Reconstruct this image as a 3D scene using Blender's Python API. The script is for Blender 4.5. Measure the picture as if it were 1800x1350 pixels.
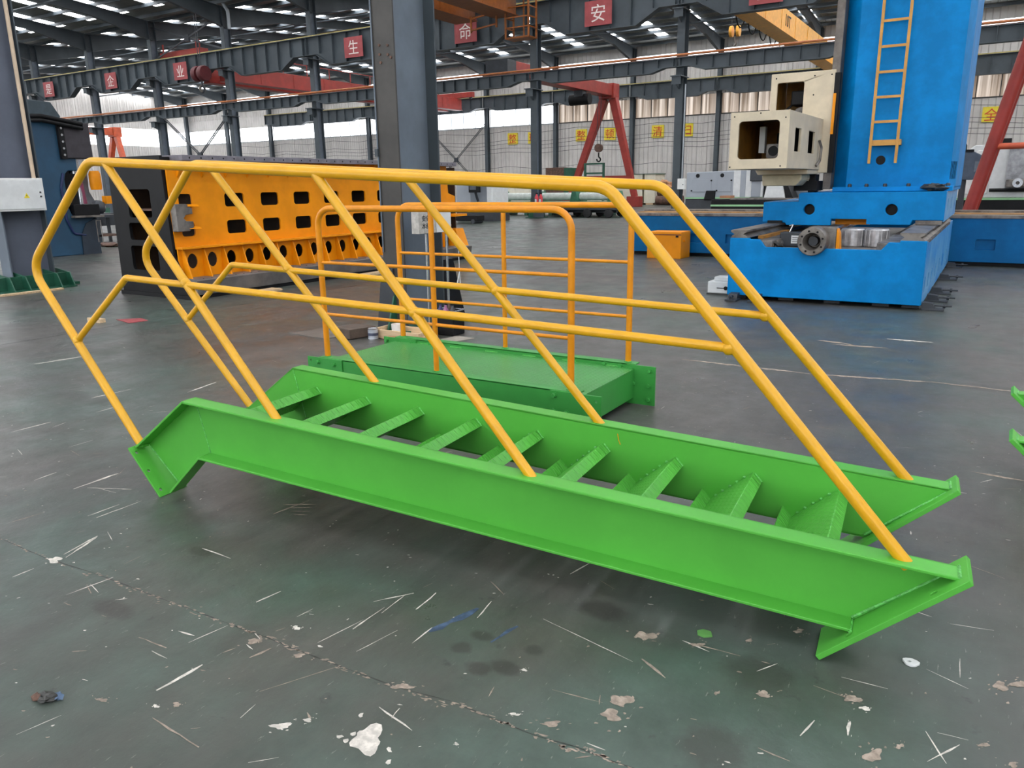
import bpy, bmesh, math, random
from mathutils import Vector, Matrix
from mathutils.geometry import tessellate_polygon

scene = bpy.context.scene
for o in list(bpy.data.objects):
    bpy.data.objects.remove(o, do_unlink=True)
COL = scene.collection

# ------------------------------------------------------------------ camera
cam_d = bpy.data.cameras.new('camera'); cam_d.sensor_fit = 'HORIZONTAL'; cam_d.sensor_width = 36.0
cam_d.lens = 1351.3 / 1800.0 * 36.0; cam_d.clip_end = 500; cam_d.clip_start = 0.05
cam = bpy.data.objects.new('camera', cam_d); COL.objects.link(cam)
def _cam():
    pitch, roll, th = math.radians(14.493), math.radians(-0.841), math.radians(-31.75)
    r = Vector((1, 0, 0)); fw = Vector((0, math.cos(pitch), -math.sin(pitch))); up = Vector((0, math.sin(pitch), math.cos(pitch)))
    r2 = math.cos(roll) * r + math.sin(roll) * up; u2 = -math.sin(roll) * r + math.cos(roll) * up
    m = Matrix((r2, u2, -fw)).transposed().to_4x4()
    return Matrix.Translation((3.843, -2.343, 1.6)) @ Matrix.Rotation(-th, 4, 'Z') @ m
cam.matrix_world = _cam()
scene.camera = cam

# ------------------------------------------------------------------ light: overcast daylight
world = bpy.data.worlds.new('overcast_sky'); scene.world = world; world.use_nodes = True
bg = world.node_tree.nodes['Background']; bg.inputs[0].default_value = (1.0, 0.985, 0.96, 1); bg.inputs[1].default_value = SKY_STRENGTH = 0.55
SKYLIGHT = 4.0      # translucent roof sheets
WINDOW = 1.6        # translucent wall panels
scene.view_settings.view_transform = 'Standard'; scene.view_settings.look = 'None'
scene.view_settings.gamma = 1.0; scene.view_settings.use_curve_mapping = False
scene.view_settings.exposure = 1.65
scene.cycles.use_denoising = True
scene.cycles.max_bounces = 5; scene.cycles.diffuse_bounces = 3; scene.cycles.glossy_bounces = 2; scene.cycles.transmission_bounces = 0; scene.cycles.use_light_tree = False; scene.cycles.use_adaptive_sampling = True; scene.cycles.adaptive_threshold = .02
scene.cycles.sample_clamp_indirect = 4.0

# ------------------------------------------------------------------ materials
def lin(c):
    return tuple(((v / 255) / 12.92 if v / 255 <= .04045 else ((v / 255 + .055) / 1.055) ** 2.4) for v in c) + (1,)
MATS = {}
def mat(name, rgb, rough=.5, metal=0., var=.12, scale=5., bump=0., bscale=40., rgb2=None, spec=.5, coat=0., stretch=None, lo=.42, hi=.62):
    if name in MATS: return MATS[name]
    m = bpy.data.materials.new(name); m.use_nodes = True; nt = m.node_tree; N, L = nt.nodes, nt.links
    b = N['Principled BSDF']; b.inputs['Roughness'].default_value = rough; b.inputs['Metallic'].default_value = metal
    b.inputs['Specular IOR Level'].default_value = spec; b.inputs['Coat Weight'].default_value = coat; b.inputs['Coat Roughness'].default_value = .12
    tc = N.new('ShaderNodeTexCoord'); src = tc.outputs['Object']
    if stretch:
        mp = N.new('ShaderNodeMapping'); mp.inputs['Scale'].default_value = stretch; L.new(src, mp.inputs[0]); src = mp.outputs[0]
    n = N.new('ShaderNodeTexNoise'); n.inputs['Scale'].default_value = scale; n.inputs['Detail'].default_value = 6; n.inputs['Roughness'].default_value = .62
    L.new(src, n.inputs['Vector'])
    r = N.new('ShaderNodeValToRGB'); c = lin(rgb)
    r.color_ramp.elements[0].position = lo; r.color_ramp.elements[1].position = hi
    if rgb2 is None:
        r.color_ramp.elements[0].color = tuple(max(0, v * (1 - var)) for v in c[:3]) + (1,)
        r.color_ramp.elements[1].color = tuple(min(1, v * (1 + var)) for v in c[:3]) + (1,)
    else:
        r.color_ramp.elements[0].color = c; r.color_ramp.elements[1].color = lin(rgb2)
    L.new(n.outputs['Fac'], r.inputs[0]); L.new(r.outputs[0], b.inputs['Base Color'])
    if bump:
        n2 = N.new('ShaderNodeTexNoise'); n2.inputs['Scale'].default_value = bscale; n2.inputs['Detail'].default_value = 3; L.new(src, n2.inputs['Vector'])
        bp = N.new('ShaderNodeBump'); bp.inputs['Strength'].default_value = bump; bp.inputs['Distance'].default_value = .01
        L.new(n2.outputs['Fac'], bp.inputs['Height']); L.new(bp.outputs[0], b.inputs['Normal'])
    MATS[name] = m; return m
def emit(name, rgb, strength):
    m = bpy.data.materials.new(name); m.use_nodes = True; nt = m.node_tree
    b = nt.nodes['Principled BSDF']; b.inputs['Base Color'].default_value = lin(rgb); b.inputs['Roughness'].default_value = .6
    n = nt.nodes.new('ShaderNodeTexNoise'); n.inputs['Scale'].default_value = .7
    r = nt.nodes.new('ShaderNodeValToRGB'); c = lin(rgb)
    r.color_ramp.elements[0].color = tuple(v * .8 for v in c[:3]) + (1,); r.color_ramp.elements[1].color = c
    nt.links.new(n.outputs['Fac'], r.inputs[0]); nt.links.new(r.outputs[0], b.inputs['Emission Color'])
    b.inputs['Emission Strength'].default_value = strength
    MATS[name] = m; return m

GREEN = mat('green_paint', (82, 168, 62), .40, var=.04, scale=3, bump=.03, bscale=60, spec=.3)
GREEN_P = mat('platform_green_paint', (56, 142, 62), .4, var=.05, scale=3, spec=.35)
YELLOW = mat('yellow_rail_paint', (214, 158, 22), .32, var=.05, scale=7, bump=.03, bscale=50, spec=.45)
ORANGE_RAIL = mat('orange_yellow_rail_paint', (220, 138, 16), .34, var=.08, scale=7, spec=.4)
FRAME_ORANGE = mat('orange_frame_paint', (236, 146, 10), .45, var=.08, scale=1.6, spec=.25)
BLUE = mat('blue_machine_paint', (0, 127, 196), .48, var=.12, scale=2.2, bump=.1, bscale=7, spec=.14)
BLUE_D = mat('dark_blue_machine_paint', (0, 96, 152), .48, var=.12, scale=2.2, spec=.18)
PRESS_BLUE = mat('press_blue_paint', (28, 66, 92), .5, var=.15, scale=1.5)
STEEL_GREY = mat('grey_blue_steel_paint', (102, 112, 124), .55, var=.12, scale=1.2)
STEEL_DARK = mat('dark_grey_steel_paint', (66, 74, 80), .55, var=.14, scale=.8)
STEEL_BROWN = mat('brown_grey_worn_steel', (62, 59, 56), .55, var=.2, scale=2)
BLACK = mat('black_paint', (22, 22, 24), .5, var=.2, scale=3, spec=.2)
DARK = mat('dark_machine_grey', (50, 54, 60), .5, var=.15, scale=3)
BARE = mat('bare_machined_steel', (128, 122, 116), .45, .35, var=.2, scale=4, rgb2=(86, 80, 76))
SILVER = mat('bright_steel', (190, 192, 196), .25, .9, var=.1)
ALU = mat('ribbed_aluminium', (178, 176, 178), .38, .7, var=.2, scale=10)
CREAM = mat('cream_paint', (206, 192, 166), .45, var=.06, scale=4)
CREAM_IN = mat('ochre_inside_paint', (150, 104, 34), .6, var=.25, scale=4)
WHITE = mat('white_paint', (214, 216, 216), .5, var=.05)
GREYW = mat('light_grey_cabinet', (168, 174, 180), .5, var=.05, scale=2)
WALLM = None
RED = mat('red_crane_paint', (150, 46, 36), .5, var=.14, scale=2)
REDO = mat('orange_red_paint', (196, 84, 48), .5, var=.12, scale=2)
SIGNRED = mat('faded_red_sign', (158, 70, 72), .6, var=.12, scale=2)
SIGNWHITE = mat('sign_white', (226, 214, 208), .6, var=.05)
SIGNYEL = mat('sign_yellow', (232, 212, 60), .6, var=.05)
SIGNTXT = mat('sign_red_letters', (206, 60, 44), .6, var=.05)
CRANE_YEL = mat('yellow_crane_paint', (240, 172, 62), .5, var=.08)
CRANE_ORG = mat('brown_orange_crane_paint', (142, 78, 20), .5, var=.15)
RAILYEL = mat('yellow_rail_strip', (176, 160, 96), .5, var=.15)
COPPER = mat('orange_brown_conductor', (176, 104, 58), .5, var=.15)
GREEN_D = mat('dark_green_paint', (28, 82, 62), .5, var=.15)
MACH_GREEN = mat('far_machine_green', (52, 112, 84), .5, var=.15)
WOOD = mat('pale_wood', (206, 178, 142), .7, var=.12, scale=3, stretch=(1, 12, 12), bump=.1)
CRATE = mat('cream_crate', (226, 220, 200), .65, var=.05, scale=2)
CARD = mat('brown_cardboard', (178, 128, 92), .75, var=.1)
RUST = mat('rusty_steel', (96, 70, 58), .7, var=.3, scale=6)
RUBBER = mat('black_rubber', (26, 26, 27), .7, var=.2)
BEIGE = mat('beige_pipe', (206, 184, 158), .5, var=.06)
PLASTIC_W = mat('white_plastic', (222, 222, 220), .4, var=.04)
LADDER = mat('tan_ladder_paint', (204, 148, 68), .5, var=.1)
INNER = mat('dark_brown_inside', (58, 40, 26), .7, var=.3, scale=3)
CHIPW = mat('pale_chipped_concrete', (196, 190, 182), .8, var=.2, scale=30)
CHIPT = mat('tan_chipped_concrete', (150, 136, 124), .85, var=.25, scale=30)
STAIN = mat('dark_floor_stain', (52, 52, 50), .5, var=.25, scale=20)
WELD = mat('pale_green_weld', (96, 184, 88), .4, var=.25, scale=60, bump=.6, bscale=120)
WELDY = mat('yellow_weld', (214, 170, 60), .4, var=.25, scale=60, bump=.5, bscale=120)

def tread_mat(name, rgb):
    m = mat(name, rgb, .36, var=.06, scale=3, spec=.4); nt = m.node_tree; N, L = nt.nodes, nt.links
    tc = N.new('ShaderNodeTexCoord'); mp = N.new('ShaderNodeMapping'); mp.inputs['Rotation'].default_value = (0, 0, math.radians(45)); mp.inputs['Scale'].default_value = (34, 34, 34)
    L.new(tc.outputs['UV'], mp.inputs[0])
    v = N.new('ShaderNodeTexChecker'); v.inputs['Scale'].default_value = 1
    L.new(mp.outputs[0], v.inputs[0])
    sp = N.new('ShaderNodeSeparateXYZ'); L.new(mp.outputs[0], sp.inputs[0])
    def bar(axis, other):
        f = N.new('ShaderNodeMath'); f.operation = 'FRACT'; L.new(sp.outputs[axis], f.inputs[0])
        s = N.new('ShaderNodeMath'); s.operation = 'SUBTRACT'; s.inputs[1].default_value = .5; L.new(f.outputs[0], s.inputs[0])
        a = N.new('ShaderNodeMath'); a.operation = 'ABSOLUTE'; L.new(s.outputs[0], a.inputs[0])
        l = N.new('ShaderNodeMapRange'); l.inputs[1].default_value = .22; l.inputs[2].default_value = .12; L.new(a.outputs[0], l.inputs[0])
        return l.outputs[0]
    bx, by = bar(0, 1), bar(1, 0)
    mx = N.new('ShaderNodeMix'); mx.data_type = 'FLOAT'; L.new(v.outputs['Fac'], mx.inputs[0]); L.new(bx, mx.inputs[2]); L.new(by, mx.inputs[3])
    bp = N.new('ShaderNodeBump'); bp.inputs['Strength'].default_value = .9; bp.inputs['Distance'].default_value = .004
    L.new(mx.outputs[0], bp.inputs['Height']); L.new(bp.outputs[0], N['Principled BSDF'].inputs['Normal'])
    return m
CHECKER = tread_mat('green_checker_plate', (82, 168, 62)); CHECKER_P = tread_mat('platform_checker_plate', (64, 144, 66))

def corrugated(name, rgb, period, axis=0, rough=.5, metal=0.):
    m = mat(name, rgb, rough, metal, var=.07, scale=.5); nt = m.node_tree; N, L = nt.nodes, nt.links
    tc = N.new('ShaderNodeTexCoord'); sp = N.new('ShaderNodeSeparateXYZ'); L.new(tc.outputs['Object'], sp.inputs[0])
    k = N.new('ShaderNodeMath'); k.operation = 'MULTIPLY'; k.inputs[1].default_value = 1 / period; L.new(sp.outputs[axis], k.inputs[0])
    f = N.new('ShaderNodeMath'); f.operation = 'FRACT'; L.new(k.outputs[0], f.inputs[0])
    s = N.new('ShaderNodeMapRange'); s.inputs[1].default_value = .0; s.inputs[2].default_value = .16; L.new(f.outputs[0], s.inputs[0])
    bp = N.new('ShaderNodeBump'); bp.inputs['Strength'].default_value = 1; bp.inputs['Distance'].default_value = .05
    L.new(s.outputs[0], bp.inputs['Height']); L.new(bp.outputs[0], N['Principled BSDF'].inputs['Normal'])
    return m
WALLM = corrugated('ribbed_wall_sheet', (206, 202, 198), .42)
ROOFM = corrugated('ribbed_roof_sheet', (112, 114, 110), .4)

# ------------------------------------------------------------------ mesh helpers
def ngon(r, n, ph=0): return [(r * math.cos(ph + 2 * math.pi * i / n), r * math.sin(ph + 2 * math.pi * i / n)) for i in range(n)]
def rrect(x0, x1, y0, y1, r, n=4):
    pts = []
    for cx, cy, a in ((x1 - r, y1 - r, 0), (x0 + r, y1 - r, 90), (x0 + r, y0 + r, 180), (x1 - r, y0 + r, 270)):
        for i in range(n + 1):
            t = math.radians(a + 90 * i / n); pts.append((cx + r * math.cos(t), cy + r * math.sin(t)))
    return pts
class MB:
    def __init__(self, o=(0, 0, 0)): self.v = []; self.f = []; self.o = Vector(o); self.uv = None
    def add(self, vs, fs):
        n = len(self.v); self.v += [Vector(p) for p in vs]; self.f += [tuple(i + n for i in f) for f in fs]; return self
    def box(self, x0, x1, y0, y1, z0, z1):
        return self.add([(x0, y0, z0), (x1, y0, z0), (x1, y1, z0), (x0, y1, z0), (x0, y0, z1), (x1, y0, z1), (x1, y1, z1), (x0, y1, z1)],
                        [(0, 3, 2, 1), (4, 5, 6, 7), (0, 1, 5, 4), (1, 2, 6, 5), (2, 3, 7, 6), (3, 0, 4, 7)])
    def prism(self, outer, lo, hi, plane='xz', holes=()):
        """outline in a plane (xy, xz, yz), optional holes, extruded along the remaining axis"""
        fr = {'xy': lambda u, v, w: (u, v, w), 'xz': lambda u, v, w: (u, w, v), 'yz': lambda u, v, w: (w, u, v)}[plane] if isinstance(plane, str) else plane
        loops = [list(outer)] + [list(h) for h in holes]
        pts = [p for l in loops for p in l]
        tris = tessellate_polygon([[Vector((p[0], p[1], 0)) for p in l] for l in loops])
        n = len(pts)
        vs = [fr(p[0], p[1], lo) for p in pts] + [fr(p[0], p[1], hi) for p in pts]
        fs = []
        if not holes:
            fs = [tuple(range(n)), tuple(reversed(range(n, 2 * n)))]
        else:
            for t in tris: fs += [tuple(t), tuple(i + n for i in reversed(t))]
        k = 0
        for l in loops:
            c = len(l)
            for i in range(c):
                a, b = k + i, k + (i + 1) % c; fs.append((a, a + n, b + n, b))
            k += c
        return self.add(vs, fs)
    def bar(self, p, q, w, h=None, up=(0, 0, 1)):
        """rectangular bar from p to q"""
        p, q = Vector(p), Vector(q); h = h or w; d = (q - p).normalized(); up = Vector(up)
        if abs(d.dot(up)) > .99: up = Vector((1, 0, 0))
        s = d.cross(up).normalized() * w / 2; t = s.cross(d).normalized() * h / 2
        vs = [c + a * s + b * t for c in (p, q) for a, b in ((-1, -1), (1, -1), (1, 1), (-1, 1))]
        return self.add(vs, [(0, 1, 2, 3), (7, 6, 5, 4), (0, 4, 5, 1), (1, 5, 6, 2), (2, 6, 7, 3), (3, 7, 4, 0)])
    def tube(self, pts, r, n=12, fillet=0, r2=None, cap=True):
        P = [Vector(p) for p in pts]; Q = [P[0]]
        for i in range(1, len(P) - 1):
            a, b, c = P[i - 1], P[i], P[i + 1]; u = (a - b).normalized(); v = (c - b).normalized()
            if fillet and u.angle(v) < 3.1:
                h = u.angle(v) / 2; t = min(fillet / math.tan(h), .45 * (a - b).length, .45 * (c - b).length); rr = t * math.tan(h)
                ce = b + (u + v).normalized() * (rr / math.sin(h)); s0 = b + u * t - ce; s1 = b + v * t - ce
                w_ = s0.angle(s1)
                for k in range(8): Q.append(ce + (math.sin((1 - k / 7) * w_) * s0 + math.sin(k / 7 * w_) * s1) / math.sin(w_))
            else: Q.append(b)
        Q.append(P[-1]); d = (Q[1] - Q[0]).normalized(); x = d.orthogonal().normalized(); rings = []
        for i, p in enumerate(Q):
            t = (Q[min(i + 1, len(Q) - 1)] - Q[max(i - 1, 0)]).normalized()
            x = (x - t * x.dot(t)).normalized(); y = t.cross(x)
            rad = r if r2 is None else r + (r2 - r) * i / (len(Q) - 1)
            rings.append([p + rad * (math.cos(2 * math.pi * k / n) * x + math.sin(2 * math.pi * k / n) * y) for k in range(n)])
        fs = []
        for i in range(len(rings) - 1):
            for k in range(n): fs.append((i * n + k, i * n + (k + 1) % n, (i + 1) * n + (k + 1) % n, (i + 1) * n + k))
        if cap: fs += [tuple(reversed(range(n))), tuple(range((len(rings) - 1) * n, len(rings) * n))]
        return self.add([v for g in rings for v in g], fs)
    def lathe(self, prof, c=(0, 0, 0), axis='z', n=20, ring=False):
        """profile of (radius, height) turned about an axis through c"""
        vs = []
        for r, h in prof:
            for k in range(n):
                a = 2 * math.pi * k / n; x, y = r * math.cos(a), r * math.sin(a)
                p = {'z': (x, y, h), 'x': (h, x, y), 'y': (y, h, x)}[axis]; vs.append(Vector(p) + Vector(c))
        fs = [(i * n + k, i * n + (k + 1) % n, (i + 1) * n + (k + 1) % n, (i + 1) * n + k) for i in range(len(prof) - 1) for k in range(n)]
        e = (len(prof) - 1) * n
        fs += [(e + k, e + (k + 1) % n, (k + 1) % n, k) for k in range(n)] if ring else [tuple(reversed(range(n))), tuple(range(e, e + n))]
        return self.add(vs, fs)
    def blob(self, c, r, seed=0, n=8, m=5, jit=.25):
        rnd = random.Random(seed); vs = []
        for i in range(1, m):
            for k in range(n):
                a, b = math.pi * i / m, 2 * math.pi * k / n; j = 1 + jit * (rnd.random() - .5) * 2
                vs.append((c[0] + r[0] * j * math.sin(a) * math.cos(b), c[1] + r[1] * j * math.sin(a) * math.sin(b), c[2] + r[2] * j * math.cos(a)))
        vs += [(c[0], c[1], c[2] + r[2]), (c[0], c[1], c[2] - r[2])]; t = len(vs) - 2
        fs = [(i * n + k, (i + 1) * n + k, (i + 1) * n + (k + 1) % n, i * n + (k + 1) % n) for i in range(m - 2) for k in range(n)]
        fs += [(t, k, (k + 1) % n) for k in range(n)] + [(t + 1, (m - 2) * n + (k + 1) % n, (m - 2) * n + k) for k in range(n)]
        return self.add(vs, fs)
    def mesh(self, name, smooth=False, uvfn=None):
        me = bpy.data.meshes.new(name); me.from_pydata([tuple(v - self.o) for v in self.v], [], self.f)
        bm = bmesh.new(); bm.from_mesh(me); bmesh.ops.recalc_face_normals(bm, faces=bm.faces)
        if uvfn:
            uv = bm.loops.layers.uv.new('UVMap')
            for f in bm.faces:
                for l in f.loops: l[uv].uv = uvfn(l.vert.co)
        bm.to_mesh(me); bm.free()
        if smooth:
            me.polygons.foreach_set('use_smooth', [True] * len(me.polygons)); me.set_sharp_from_angle(angle=math.radians(38))
        return me
    def build(self, name, m, parent=None, smooth=False, bevel=0, uvfn=None, stuff=False):
        me = self.mesh(name, smooth, uvfn); me.materials.append(m)
        o = bpy.data.objects.new(name, me); COL.objects.link(o); o.parent = parent
        if parent is None: o.location = self.o
        if stuff: o['kind'] = 'stuff'
        if bevel:
            b = o.modifiers.new('bevel', 'BEVEL'); b.width = bevel; b.segments = 2; b.limit_method = 'ANGLE'; b.angle_limit = math.radians(40)
        return o
def tag(o, label, cat, group=None):
    o['label'] = label; o['category'] = cat
    if group: o['group'] = group
    return o
def struct(o, label=None): o['kind'] = 'structure'; o['label'] = label or o.name.replace('_', ' '); return o
def thing(name, label, cat, loc=(0, 0, 0), rz=0, group=None):
    o = bpy.data.objects.new(name, None); o.empty_display_size = .2; COL.objects.link(o); o.location = loc; o.rotation_euler = (0, 0, rz)
    return tag(o, label, cat, group)
def inst(src, name, parent, loc=None, mat4=None):
    c = src.copy(); c.name = name; COL.objects.link(c); c.parent = parent
    if loc is not None: c.location = loc
    if mat4 is not None: c.matrix_basis = mat4
    return c
def copy_tree(o, parent=None):
    c = o.copy(); COL.objects.link(c); c.parent = parent
    for ch in list(o.children): copy_tree(ch, c)
    return c
def text_mesh(body, size, depth=.006):
    c = bpy.data.curves.new('lettering', 'FONT'); c.body = body; c.size = size; c.extrude = depth / 2; c.align_x = 'CENTER'; c.align_y = 'CENTER'; c.resolution_u = 3
    o = bpy.data.objects.new('lettering', c); COL.objects.link(o); dg = bpy.context.evaluated_depsgraph_get(); dg.update()
    me = bpy.data.meshes.new_from_object(o.evaluated_get(dg)); bpy.data.objects.remove(o, do_unlink=True)
    xs = [v.co.x for v in me.vertices]; ys = [v.co.y for v in me.vertices]; cx, cy = (min(xs) + max(xs)) / 2, (min(ys) + max(ys)) / 2
    for v in me.vertices: v.co.x -= cx; v.co.y -= cy
    return me
def lettering(body, size, m, parent, loc, rot, depth=.006, name='lettering'):
    me = text_mesh(body, size, depth); me.materials.clear(); me.materials.append(m)
    o = bpy.data.objects.new(name, me); COL.objects.link(o); o.parent = parent; o.location = loc; o.rotation_euler = rot
    return o
FACE_NY = (math.radians(90), 0, 0)                       # lettering that faces -Y
FACE_PX = (math.radians(90), 0, math.radians(90))        # lettering that faces +X
# ================================================================== SETTING
XL = [6.1 - 7.32 * i for i in range(0, 16)]             # column lines across the hall
Y1, Y2, Y3 = 4.66, 32.1, 61.2                            # the three column rows
ZE, ZR = 12.35, 13.5                                     # eave and ridge height

STAINS = [(2.73, .10, .10, .06, .5, .8), (2.52, -.45, .05, .035, .4, .9), (2.60, -.40, .06, .04, .5, .9), (2.42, -.28, .05, .03, .3, .8), (2.40, -.38, .04, .035, .4, .8), (2.63, -.26, .035, .03, .4, .8), (.93, -.36, .07, .035, .5, .7), (1.05, -.86, .12, .05, .5, .7), (3.32, -.42, .10, .10, .3, .6), (3.35, .0, .12, .10, .3, .6), (.5, -1.6, .12, .08, .2, .5), (3.9, -.6, .1, .2, .2, .5), (-.6, -.5, .2, .06, .3, .5), (4.5, 1.6, .3, .15, .2, .5), (-2.2, .9, .4, .08, .2, .5), (4.2, 4.6, .5, .15, .1, .4)]
def floor_mat():
    m = bpy.data.materials.new('worn_green_floor_paint'); m.use_nodes = True; nt = m.node_tree; N, L = nt.nodes, nt.links; b = N['Principled BSDF']
    g = N.new('ShaderNodeNewGeometry'); pos = g.outputs['Position']
    def noise(scale, detail=6, rough=.6, st=(1, 1, 1), rot=0):
        mp = N.new('ShaderNodeMapping'); mp.inputs['Scale'].default_value = st; mp.inputs['Rotation'].default_value = (0, 0, rot); L.new(pos, mp.inputs[0])
        n = N.new('ShaderNodeTexNoise'); n.inputs['Scale'].default_value = scale; n.inputs['Detail'].default_value = detail; n.inputs['Roughness'].default_value = rough
        L.new(mp.outputs[0], n.inputs['Vector']); return n.outputs['Fac']
    def ramp(x, a, c0, bb, c1):
        r = N.new('ShaderNodeValToRGB'); r.color_ramp.elements[0].position = a; r.color_ramp.elements[1].position = bb
        r.color_ramp.elements[0].color = c0; r.color_ramp.elements[1].color = c1; L.new(x, r.inputs[0]); return r.outputs[0]
    def mix(f, a, c, mode='MIX'):
        x = N.new('ShaderNodeMix'); x.data_type = 'RGBA'; x.blend_type = mode
        if isinstance(f, float): x.inputs[0].default_value = f
        else: L.new(f, x.inputs[0])
        for s, v in ((6, a), (7, c)):
            if isinstance(v, tuple): x.inputs[s].default_value = v
            else: L.new(v, x.inputs[s])
        return x.outputs[2]
    k0, k1 = (0, 0, 0, 1), (1, 1, 1, 1)
    green = ramp(noise(3.5, 8, .7), .35, lin((60, 72, 66)), .68, lin((76, 91, 84)))
    grey = ramp(noise(5, 8, .7, (1, .25, 1), .5), .32, lin((64, 62, 59)), .7, lin((86, 83, 79)))
    patch = ramp(noise(.45, 7, .62), .44, k0, .64, k1)
    c = mix(patch, grey, green)
    sweep = ramp(noise(1.3, 7, .7, (1, .12, 1), .9), .5, k0, .75, k1)
    c = mix(sweep, c, lin((66, 66, 64)))
    def stain(cx, cy, rx, ry, rot, k):
        sb = N.new('ShaderNodeVectorMath'); sb.operation = 'SUBTRACT'; sb.inputs[1].default_value = (cx, cy, 0); L.new(pos, sb.inputs[0])
        mp = N.new('ShaderNodeMapping'); mp.vector_type = 'POINT'; mp.inputs['Rotation'].default_value = (0, 0, rot); mp.inputs['Scale'].default_value = (1 / rx, 1 / ry, 0); L.new(sb.outputs[0], mp.inputs[0])
        ln = N.new('ShaderNodeVectorMath'); ln.operation = 'LENGTH'; L.new(mp.outputs[0], ln.inputs[0])
        ad = N.new('ShaderNodeMath'); ad.operation = 'MULTIPLY_ADD'; ad.inputs[1].default_value = 1.1; L.new(wob, ad.inputs[0]); L.new(ln.outputs['Value'], ad.inputs[2])
        mr = N.new('ShaderNodeMapRange'); mr.inputs[1].default_value = 1.75; mr.inputs[2].default_value = 1.25; mr.inputs[4].default_value = k; L.new(ad.outputs[0], mr.inputs[0]); return mr.outputs[0]
    wob = noise(16, 6, .65)
    for cx, cy, rx, ry, rot, k in STAINS: c = mix(stain(cx, cy, rx, ry, rot, k), c, lin((54, 53, 51)))
    spots = ramp(noise(9, 4, .6), .66, k0, .74, k1)
    c = mix(spots, c, lin((58, 60, 58)))
    fine = ramp(noise(70, 3, .7, (1, .2, 1), .6), .66, k0, .72, (.5, .5, .5, 1))
    c = mix(fine, c, lin((150, 148, 142)))
    L.new(c, b.inputs['Base Color'])
    ro = N.new('ShaderNodeMapRange'); ro.inputs[3].default_value = .26; ro.inputs[4].default_value = .52; L.new(noise(2.2, 6, .65), ro.inputs[0]); ro.inputs[1].default_value = .3; ro.inputs[2].default_value = .7
    L.new(ro.outputs[0], b.inputs['Roughness']); b.inputs['Specular IOR Level'].default_value = .45
    bp = N.new('ShaderNodeBump'); bp.inputs['Strength'].default_value = .12; bp.inputs['Distance'].default_value = .02; L.new(noise(14, 5, .6), bp.inputs['Height']); L.new(bp.outputs[0], b.inputs['Normal'])
    return m
floor = struct(MB().box(-112, 34, -24, 62, -.2, 0).build('floor', floor_mat()), 'worn grey green painted workshop floor')

# chips, scratches and stains of the floor paint
STREAKS=[(1.67,-1.09,1.68,-0.92,0.015,'w'),(2.36,-0.78,2.52,-0.81,0.007,'w'),(2.42,-0.75,2.43,-0.80,0.006,'w'),(1.78,-1.18,2.02,-1.19,0.008,'t'),(0.41,-0.70,0.36,-0.51,0.011,'w'),(2.98,-0.12,3.09,-0.18,0.011,'t'),(2.56,-0.07,2.96,-0.15,0.004,'w'),(3.00,-0.59,3.06,-0.59,0.005,'w'),(1.98,-0.31,1.98,-0.49,0.007,'w'),(2.09,-0.12,2.10,-0.26,0.012,'w'),(2.32,-0.06,2.34,-0.19,0.005,'w'),(2.23,-0.33,2.23,-0.45,0.006,'w'),(2.09,-0.59,2.13,-0.41,0.004,'w'),(1.99,-0.19,2.00,-0.35,0.005,'w'),(3.88,0.66,4.02,0.69,0.005,'w'),(3.85,-0.03,3.91,-0.15,0.004,'w'),(0.91,-0.34,1.11,-0.34,0.010,'w'),(0.37,-0.52,0.45,-0.71,0.011,'w'),(0.09,-0.40,0.09,-0.23,0.009,'w'),(0.15,-0.39,0.15,-0.14,0.009,'w'),(1.51,-0.54,1.53,-0.43,0.008,'w'),(1.42,-0.83,1.50,-0.82,0.009,'w'),(1.33,-0.93,1.48,-0.92,0.007,'t'),(1.45,-0.96,1.54,-0.96,0.004,'w'),(1.97,-0.92,2.09,-0.70,0.005,'t'),(1.79,-0.81,1.81,-0.73,0.010,'t'),(2.02,-1.04,2.01,-0.97,0.005,'w'),(3.12,0.06,3.27,0.07,0.006,'t'),(1.52,-1.32,1.49,-1.44,0.004,'w'),(0.43,-0.93,0.43,-0.84,0.007,'w'),(-0.34,-0.23,-0.35,0.04,0.017,'w'),(-0.29,-0.18,-0.05,-0.07,0.010,'w'),(-0.67,-0.27,-0.69,-0.13,0.012,'w'),(3.77,2.08,3.89,2.10,0.010,'w'),(3.67,0.71,3.82,0.68,0.005,'w'),(3.39,0.09,3.34,0.01,0.004,'w'),(2.49,0.29,2.52,0.43,0.006,'w'),(1.52,-0.86,1.55,-0.71,0.004,'w'),(1.93,-0.62,1.97,-0.42,0.004,'w'),(3.59,0.12,3.73,0.13,0.004,'w'),(3.96,-0.01,3.88,-0.02,0.004,'w'),(-1.76,0.14,-1.76,0.41,0.017,'w'),(-2.14,0.93,-2.12,1.26,0.022,'w'),(-1.60,1.42,-1.68,1.76,0.023,'w'),(-3.86,1.38,-3.77,1.83,0.033,'w'),(-1.71,0.72,-1.73,0.93,0.019,'w'),(0.90,0.09,0.93,0.31,0.013,'t'),(0.85,0.20,1.00,0.29,0.013,'t'),(0.90,0.18,1.01,0.25,0.008,'t'),(0.95,0.16,1.04,0.21,0.008,'t'),(0.99,0.14,1.06,0.17,0.008,'t'),(2.58,5.82,3.10,5.87,0.050,'t'),(2.44,5.98,2.78,5.90,0.050,'t'),(3.04,6.36,3.46,6.38,0.050,'w'),(1.51,4.46,2.68,4.43,0.050,'t'),(2.68,4.43,3.57,4.60,0.046,'t'),(3.57,4.60,4.19,4.57,0.033,'t'),(3.90,2.47,4.15,2.45,0.022,'t')]
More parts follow.
